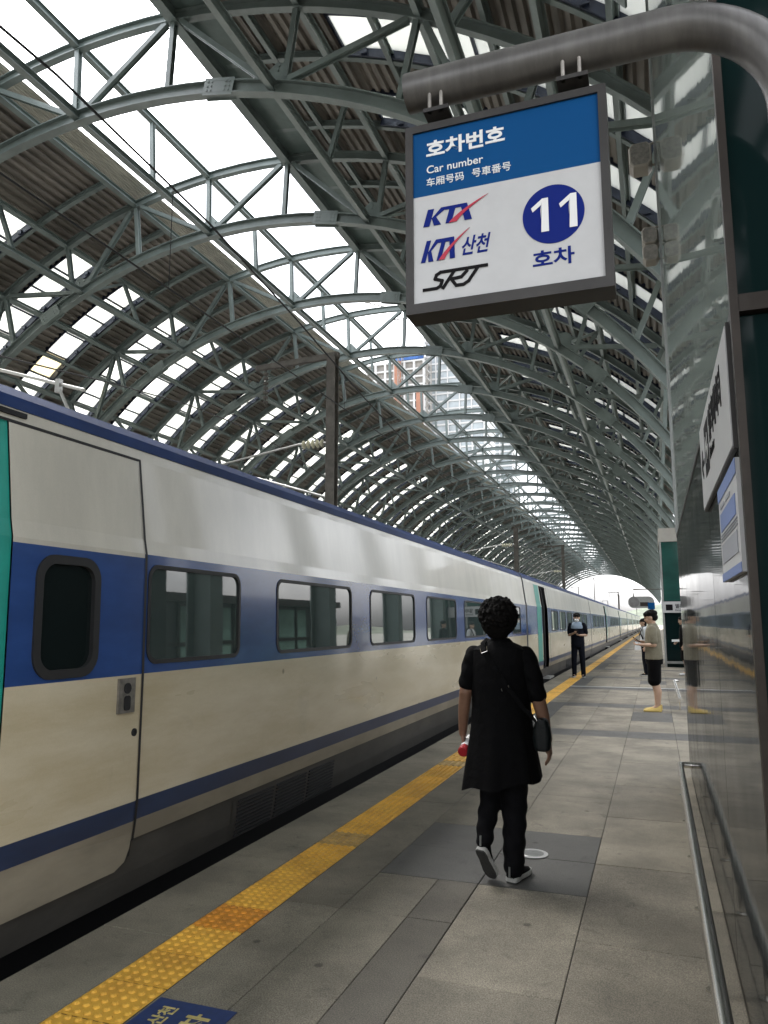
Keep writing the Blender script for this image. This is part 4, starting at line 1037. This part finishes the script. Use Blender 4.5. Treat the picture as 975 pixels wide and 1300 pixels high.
a_, b_ = Vector((-0.01, -0.09, -0.02)), Vector((0.0, 0.1, 0.03)); dd_ = b_ - a_
o = MB().tube([a_ + dd_ * 0.25, a_ + dd_ * 0.3, b_], [0.031, 0.033, 0.033], 20).build('label', 'paper', None, smooth=True); o.parent = ca
o = MB().tube([a_, a_ + dd_ * 0.03, a_ + dd_ * 0.249], [0.026, 0.032, 0.033], 20).build('cap', 'red', None, smooth=True); o.parent = ca

# --- a generic standing figure for the people farther along
def stand(name_label, loc, rz, H, top, legs, skin='skin_light', sleeve='short', hair_len=0.0, arms='phone', shorts=False, shoe_m='cloth_black', stance=0.11, yaw=0.0, pitch=0.25, legm=None, sole='sole'):
    p = thing('person', name_label, 'person', loc, rz); s = H / 1.72
    S = lambda *q: tuple(Vector(q) * s)
    hc = (0, 0.02, 1.59)
    if arms == 'phone': AL = [(-0.19, 0, 1.4), (-0.23, -0.03, 1.13), (-0.1, 0.18, 1.13)]; AR = [(0.19, 0, 1.4), (0.23, -0.03, 1.13), (0.07, 0.19, 1.18)]
    else: AL = [(-0.19, 0, 1.4), (-0.235, -0.02, 1.12), (-0.24, 0.04, 0.87)]; AR = [(0.19, 0, 1.4), (0.24, 0.0, 1.12), (0.2, 0.16, 0.98)]
    hold = {}
    def body(b):
        hold['T'] = head(b, Vector(S(*hc)), yaw, pitch, s)
        limb(b, [S(0, -0.01, 1.42), S(0, 0.005, 1.53)], [0.058 * s, 0.053 * s])
        torso(b, [(0, 0, 0.92 * s, 0.14 * s, 0.1 * s), (0, 0, 1.2 * s, 0.14 * s, 0.1 * s), (0, 0, 1.4 * s, 0.15 * s, 0.09 * s), (0, 0, 1.46 * s, 0.08 * s, 0.06 * s)])
        for A, q in ((AL, -1), (AR, 1)):
            limb(b, [S(*k) for k in A], [0.046 * s, 0.038 * s, 0.027 * s])
            d = Vector(A[2]) - Vector(A[1]); hand(b, S(*A[2]), tuple(d), (-q * 0.3, 0.2, 1) if arms == 'phone' else (-q, 0, 0), (-q, 0.3, 0.2) if arms == 'phone' else (0, 1, 0), s, 0.5)
        for q in (-1, 1):
            limb(b, [S(q * 0.09, 0, 0.9), S(q * (0.04 + stance * 0.5), 0.01, 0.5), S(q * (stance * 0.55 + 0.03), -0.03, 0.33), S(q * stance * 0.85, -0.02, 0.1), S(q * stance * 0.85, 0.03, 0.045)], [0.075 * s, 0.053 * s, 0.054 * s, 0.036 * s, 0.036 * s])
    fuse('body', skin, p, body, 0.013, 3)
    T = hold['T']; eyes(p, T)
    def shirt(b):
        torso(b, [(0, 0, 0.88 * s, 0.185 * s, 0.135 * s), (0, 0, 1.0 * s, 0.18 * s, 0.13 * s), (0, 0, 1.2 * s, 0.18 * s, 0.125 * s), (0, 0, 1.37 * s, 0.19 * s, 0.11 * s), (0, 0, 1.45 * s, 0.13 * s, 0.085 * s), (0, 0, 1.5 * s, 0.062 * s, 0.06 * s)])
        for A in (AL, AR):
            e = Vector(A[0]).lerp(Vector(A[1]), 0.78 if sleeve == 'short' else 1.0)
            limb(b, [S(*(Vector(A[0]) * 0.9 + Vector((0, 0, 0.14)))), S(*Vector(A[0]).lerp(Vector(A[1]), 0.4)), S(*e)], [0.07 * s, 0.066 * s, 0.06 * s])
    fuse('shirt', top, p, shirt, 0.013, 3)
    def trouser(b):
        torso(b, [(0, 0, 1.0 * s, 0.165 * s, 0.12 * s), (0, 0, 0.88 * s, 0.178 * s, 0.135 * s), (0, 0, 0.8 * s, 0.17 * s, 0.125 * s)])
        for q in (-1, 1):
            pts_ = [S(q * 0.088, 0, 0.85), S(q * (0.045 + stance * 0.5), 0.01, 0.52)] if shorts else [S(q * 0.088, 0, 0.85), S(q * (0.04 + stance * 0.5), 0.015, 0.5), S(q * stance * 0.86, -0.015, 0.08)]
            limb(b, pts_, [0.098 * s, 0.095 * s] if shorts else [0.095 * s, 0.075 * s, 0.062 * s])
    fuse('shorts' if shorts else 'trousers', legs, p, trouser, 0.013, 3)
    for q in (-1, 1): shoe(p, 0.09, S(q * stance * 0.85, -0.075, 0.0), S(q * (stance * 0.85 + 0.03), 0.185, 0.0), 0.048 * s, m_=shoe_m, sole=sole, h=0.07)
    def hair(b):
        M = hold['T']; rr = random.Random(int(H * 1000))
        ell(b, M(0, -0.02, 0.055), (0.085 * s, 0.095 * s, 0.075 * s), 14); ell(b, M(0, -0.05, 0.0), (0.08 * s, 0.062 * s, (0.07 + hair_len) * s), 12); ell(b, M(0, 0.055, 0.09), (0.06 * s, 0.035 * s, 0.03 * s), 10)
        for k in range(110):
            th = rr.uniform(0, 2 * math.pi); ph = math.acos(rr.uniform(-0.1, 1)); c = M(0.085 * math.sin(ph) * math.cos(th), -0.02 + 0.098 * math.sin(ph) * math.sin(th), 0.055 + 0.08 * math.cos(ph)); r = rr.uniform(0.01, 0.02) * s; ell(b, c, (r, r, r), 6)
    fuse('hair', 'hair', p, hair, 0.01, 1)
    return p, T, s
g, T, s = stand('guard in dark uniform and white face mask looking down at a phone', (-2.05, 21.6, 0), R(176), 1.75, 'cloth_navy', 'cloth_navy', stance=0.14, pitch=0.3)
b = MB(); ell(b, T(0, 0.068, -0.04), (0.062, 0.047, 0.052), 14); o = b.build('face_mask', 'paper', None, smooth=True); o.parent = g
def yoke(b):
    torso(b, [(0, 0, 1.3 * s, 0.178 * s, 0.131 * s), (0, 0, 1.38 * s, 0.19 * s, 0.118 * s), (0, 0, 1.452 * s, 0.135 * s, 0.091 * s), (0, 0, 1.49 * s, 0.075 * s, 0.068 * s)])
fuse('shoulder_yoke', 'cloth_yoke', g, yoke, 0.012, 2)
def handset(label, p, rz, loc, s):
    t = thing('phone', label, 'phone', loc, rz); b = MB(); b.box(-0.04 * s, 0.04 * s, -0.075 * s, 0.075 * s, -0.005, 0.005); o = b.build('case', 'phone', None); o.parent = t
    b = MB(); b.box(-0.036 * s, 0.036 * s, -0.07 * s, 0.07 * s, 0.0052, 0.0062); o = b.build('screen', 'front_glass', None); o.parent = t; t.rotation_euler = (R(35), 0, rz)
handset('dark phone held by the masked guard', g, R(176), (-2.05, 21.6 - 0.27, 1.25), 1.0)
mn, T, s = stand('man in olive shirt and black shorts with yellow clogs reading a phone', (-0.05, 13.9, 0), R(86), 1.7, 'cloth_olive', 'cloth_black', shorts=True, shoe_m='clog', sole='clog', stance=0.09, pitch=0.3)
mn.scale = (1.12, 1.12, 1.0)
handset('dark phone held by the man in shorts', mn, R(86), (-0.05 - 0.27, 13.93, 1.2), 1.0)
bk, T2, s2 = stand('person with a dark backpack standing behind the man in shorts', (-0.31, 22.8, 0), R(100), 1.6, 'cloth_white', 'cloth_navy', arms='down', hair_len=0.05, pitch=0.1)
bp_ = thing('backpack', 'dark navy backpack on the person behind the man in shorts', 'backpack', (-0.31, 22.8, 0), R(100))
def pack(b): torso(b, [(0, -0.2, 0.92, 0.12, 0.07), (0, -0.2, 1.0, 0.15, 0.1), (0, -0.19, 1.2, 0.15, 0.1), (0, -0.18, 1.33, 0.11, 0.07)])
fuse('bag', 'cloth_navy', bp_, pack, 0.012, 5)
for q in (-1, 1):
    m = MB(); m.sweep([(q * 0.1, -0.13, 1.3), (q * 0.11, -0.06, 1.4), (q * 0.12, 0.05, 1.385), (q * 0.125, 0.135, 1.2), (q * 0.15, 0.06, 1.02)], rect(0.05, 0.012), up=(0, 0.3, 1)); o = m.build('strap', 'cloth_navy', None); o.parent = bp_
pp = thing('paper_bag', 'white paper carried by the person with the backpack', 'paper', (-0.5, 22.72, 0.72))
m = MB(); m.loft([[(-0.09, -0.02, 0.0), (0.09, -0.02, 0.0), (0.09, 0.02, 0.0), (-0.09, 0.02, 0.0)], [(-0.07, -0.004, 0.24), (0.07, -0.004, 0.24), (0.07, 0.004, 0.24), (-0.07, 0.004, 0.24)]]); o = m.build('sheet', 'paper', None); o.parent = pp
p3, T3, s3 = stand('person in black top and shorts standing in front of the green lift shaft', (0.74, 23.4, 0), R(95), 1.66, 'cloth_black', 'cloth_black', shorts=True, shoe_m='cloth_white', stance=0.08, pitch=0.15, arms='down', hair_len=0.04)
pb = thing('paper_pad', 'white paper held at the waist of the person in black by the lift shaft', 'paper', (0.52, 23.3, 0.96))
m = MB(); m.loft([[(-0.1, -0.08, -0.01), (0.1, -0.08, -0.01), (0.1, 0.08, -0.01), (-0.1, 0.08, -0.01)], [(-0.1, -0.07, 0.05), (0.1, -0.07, 0.05), (0.1, 0.09, 0.05), (-0.1, 0.09, 0.05)]]); o = m.build('sheets', 'paper', None); o.parent = pb

# ------------------------------------------------------------------ catenary
def mast(label, y, top, arm=True, x=-6.4, bracket=True):
    t = thing('catenary_mast', label, 'mast', (x, y, -0.78), group='masts between the tracks')
    m = MB(); m.sweep([(x, y, -0.78), (x, y, top)], iprof(0.22, 0.2, 0.02, 0.02), up=(0, 1, 0)); m.build('post', 'post', t)
    if arm:
        m = MB(); m.sweep([(x + 0.15, y, top - 0.04), (x - 1.9, y, top - 0.12)], rect(0.1, 0.12)); m.build('cross_arm', 'post', t)
        m = MB()
        for k in range(7): m.tube([(x - 1.65, y, top - 0.25 - k * 0.11), (x - 1.65, y, top - 0.3 - k * 0.11)], 0.06, 8)
        m.tube([(x - 1.65, y, top - 0.1), (x - 1.65, y, top - 1.05)], 0.012, 6); m.build('insulator', 'post', t)
    if bracket:
        zb = 5.35; MB().tube([(x - 0.1, y, zb), (x - 0.8, y, zb + 0.02), (x - 3.1, y, zb - 0.35)], [0.03, 0.026, 0.022], 8).build('bracket_tube', 'galv', t)
        MB().tube([(x - 0.1, y, zb - 1.2), (x - 2.9, y, zb - 0.33)], 0.025, 8).build('bracket_strut', 'galv', t); m = MB()
        m = MB()
        for k in range(5): m.tube([(x - 0.2 - k * 0.11, y, zb), (x - 0.23 - k * 0.11, y, zb), (x - 0.27 - k * 0.11, y, zb)], [0.05, 0.1, 0.05], 12)
        m.build('insulator', 'ceramic', t)
    return t
mast('dark steel mast rising behind the nearest train car with pale insulators', 14.5, 7.35)
mast('thin dark mast above the train near the woman with curly hair', 37.5, 6.2, arm=False)
mast('slender dark mast with a cross arm above the far train cars', 58.3, 7.35)
for k, (y, x, z, l) in enumerate(((150, -6.4, 7.2, 'far mast under the end of the canopy'), (205, -14.7, 13.2, 'tallest mast in the bright opening beyond the canopy'), (205, -18.8, 10.8, 'mast left of the tallest one in the bright opening'), (230, -9.6, 9.5, 'short mast right of the tallest one in the bright opening'), (260, -14.5, 8.6, 'short mast low in the bright opening above the train'), (300, -6.4, 8.0, 'farthest mast beyond the canopy'))):
    mast(l, y, z, arm=True, x=x, bracket=False)
def line_set(label, x, zc, zs, lo, ph):
    """messenger wire sagging between supports, straight contact wire, droppers"""
    t = thing('overhead_line', label, 'overhead line', (x, 0, zc), group='overhead lines above the tracks')
    Z = lambda y: zs - lo * 1.2 * math.sin(math.pi * (y - ph) / 22) ** 2
    ys = [ph - 44 + k * 2.2 for k in range(170)]
    MB().tube([(x, y, Z(y)) for y in ys], 0.012, 6).build('messenger_wire', 'wire', t)
    MB().tube([(x, -40, zc), (x, 330, zc)], 0.009, 6).build('contact_wire', 'wire', t)
    for y in [ph + 1.55 + k * 4.4 for k in range(18)]:
        MB().tube([(x, y, zc), (x, y, Z(y))], 0.004, 5).build('dropper', 'wire', t)
line_set('overhead line above the train whose black wire crosses the sky strip', -4.28, 4.7, 5.82, 0.87, 4.2)
line_set('overhead line above the second track', -8.6, 4.7, 5.9, 0.8, 14.5)
line_set('overhead line above the third track', -12.9, 4.7, 5.9, 0.8, 14.5)
# registration arm seen above the train roof on the left
ra = thing('registration_arm', 'pale grey jointed overhead line arm above the train roof', 'overhead arm', (-6.4, 6.6, 4.0))
m = MB(); m.tube([(-8.0, 6.8, 4.75), (-6.0, 6.6, 4.12)], 0.02, 8); m.build('tube', 'galv', ra)
m = MB(); m.box(-6.43, -6.37, 6.6, 6.66, 4.14, 4.3); m.build('clamp', 'galv', ra)
m = MB(); m.tube([(-6.4, 6.63, 4.2), (-6.1, 6.7, 3.6)], 0.02, 8); m.build('stay', 'galv', ra)

# hanging platform sign far along
fsg = thing('platform_sign', 'far hanging platform sign with a round end and a blue panel', 'sign', (-0.7, 45, 2.2))
m = MB(); m.v = []; m.loft([[(x, 45 + d, z) for x, z in rrect(-1.4, 0.0, 2.3, 2.95, 0.3, 8)] for d in (0, 0.25)]); m.build('case', 'trim', fsg)
m = MB(); m.loft([[(-1.08 + 0.28 * math.cos(a), 44.99 - d, 2.63 + 0.28 * math.sin(a)) for a in [k * math.pi / 12 for k in range(24)]] for d in (0, 0.01)]); m.build('clock_face', 'roof_grey', fsg)
m = MB(); m.box(-0.76, -0.3, 44.985, 44.995, 2.4, 2.62); m.build('display', 'bronze', fsg)
m = MB(); m.box(-0.35, 0.02, 44.98, 44.995, 2.22, 2.6); m.build('blue_panel', 'sign_blue', fsg)
m = MB(); m.tube([(-1.1, 45.1, 2.95), (-1.1, 45.1, 3.35), (0.5, 45.1, 3.35), (0.5, 45.1, 0)], 0.04, 8); m.build('hanger', 'post', fsg)

# ------------------------------------------------------------------ town beyond
def tower(label, x, y, w, d, h, floors, style):
    t = thing('tower_block', label, 'building', (x, y, -1.6), group='towers beyond the station')
    fh = h / floors
    if style == 'glass':
        m = MB(); m.box(x - w / 2 + 0.3, x + w / 2 - 0.3, y + 0.3, y + d - 0.3, -1.6, h); m.build('curtain_wall', 'tower_glass', t)
        for k in range(floors):
            m = MB(); z = (k + 1) * fh; m.box(x - w / 2, x + w / 2, y, y + d, z - fh * 0.22, z); m.build('floor_band', 'tower_white', t)
        for k in range(6):
            m = MB(); xx = x - w / 2 + w * k / 5; m.box(xx - 0.25, xx + 0.25, y - 0.15, y + 0.1, -1.6, h); m.build('fin', 'tower_white', t)
    else:
        m = MB(); m.box(x - w / 2 + 0.8, x + w / 2 - 0.8, y + 0.8, y + d - 0.8, -1.6, h); m.build('core', 'tower_conc', t)
        for k in range(floors):
            m = MB(); z = (k + 1) * fh; m.box(x - w / 2, x + w / 2, y, y + d, z - 0.6, z); m.build('floor_slab', 'tower_white', t)
        nb_ = 6
        for k in range(nb_ + 1):
            m = MB(); xx = x - w / 2 + (w - 0.8) * k / nb_; m.box(xx, xx + 0.8, y - 0.05, y + 0.9, -1.6, h); m.build('pier', 'tower_white', t)
        for k, (a0, z0, z1) in enumerate(((0.50, 0.55, 1.0), (0.66, 0.3, 0.75), (0.86, 0.5, 0.88))):
            m = MB(); xx = x - w / 2 + w * a0; m.box(xx, xx + w * 0.11, y - 0.4, y - 0.06, h * z0, h * z1); m.build('safety_net', 'tower_orange', t)
        m = MB(); m.box(x - w * 0.1, x + w * 0.38, y + 1, y + d - 1, h + 0.6, h + 4.6); m.build('tarpaulin', 'tarp_blue', t)
    return t
tower('unfinished tower with orange nets and a blue tarpaulin seen through the roof', -89, 260, 24, 20, 100, 32, 'raw')
tower('slim glass tower with white floor bands seen through the roof', -68, 268, 23, 22, 128, 42, 'glass')
tower('pale glass tower behind the slim one, partly hidden by the roof edge', -71, 330, 28, 22, 124, 38, 'glass')
def crane(label, x, y, h, jib, az):
    t = thing('tower_crane', label, 'crane', (x, y, -1.6), group='tower cranes beyond the station')
    m = MB()
    for a in (-0.8, 0.8):
        for b in (-0.8, 0.8): m.tube([(x + a, y + b, -1.6), (x + a, y + b, h)], 0.14, 5)
    for k in range(int(h / 3)): m.tube([(x - 0.8, y - 0.8, k * 3.0), (x + 0.8, y - 0.8, k * 3.0 + 3)], 0.08, 4)
    m.build('mast', 'tower_conc', t)
    m = MB(); ca_, sa_ = math.cos(az), math.sin(az); m.tube([(x - 10 * ca_, y - 10 * sa_, h), (x + jib * ca_, y + jib * sa_, h + jib * 0.35)], 0.3, 5); m.tube([(x, y, h + 9), (x + jib * ca_, y + jib * sa_, h + jib * 0.35)], 0.1, 4); m.tube([(x, y, h), (x, y, h + 9)], 0.3, 5); m.build('jib', 'tower_conc', t)
crane('tower crane above the unfinished tower', -86, 258, 117, 24, R(200))
crane('second tower crane beside the glass tower', -74, 255, 112, 22, R(150))
# hills beyond the end of the line
rr = random.Random(11); m = MB(); xs = [-700 + k * 25 for k in range(57)]; prof_ = []
for x in xs: prof_.append(16 + 9 * math.sin(x * 0.011 + 1) + 5 * math.sin(x * 0.037) + rr.uniform(-1.5, 1.5))
for i in range(len(xs) - 1):
    m.quad((xs[i], 900, -1.6), (xs[i + 1], 900, -1.6), (xs[i + 1], 980, prof_[i + 1] - 1.6), (xs[i], 980, prof_[i] - 1.6))
    m.quad((xs[i], 980, prof_[i] - 1.6), (xs[i + 1], 980, prof_[i + 1] - 1.6), (xs[i + 1], 1150, -1.6), (xs[i], 1150, -1.6))
tag(m.build('hills', 'hill', smooth=True), kind='structure')
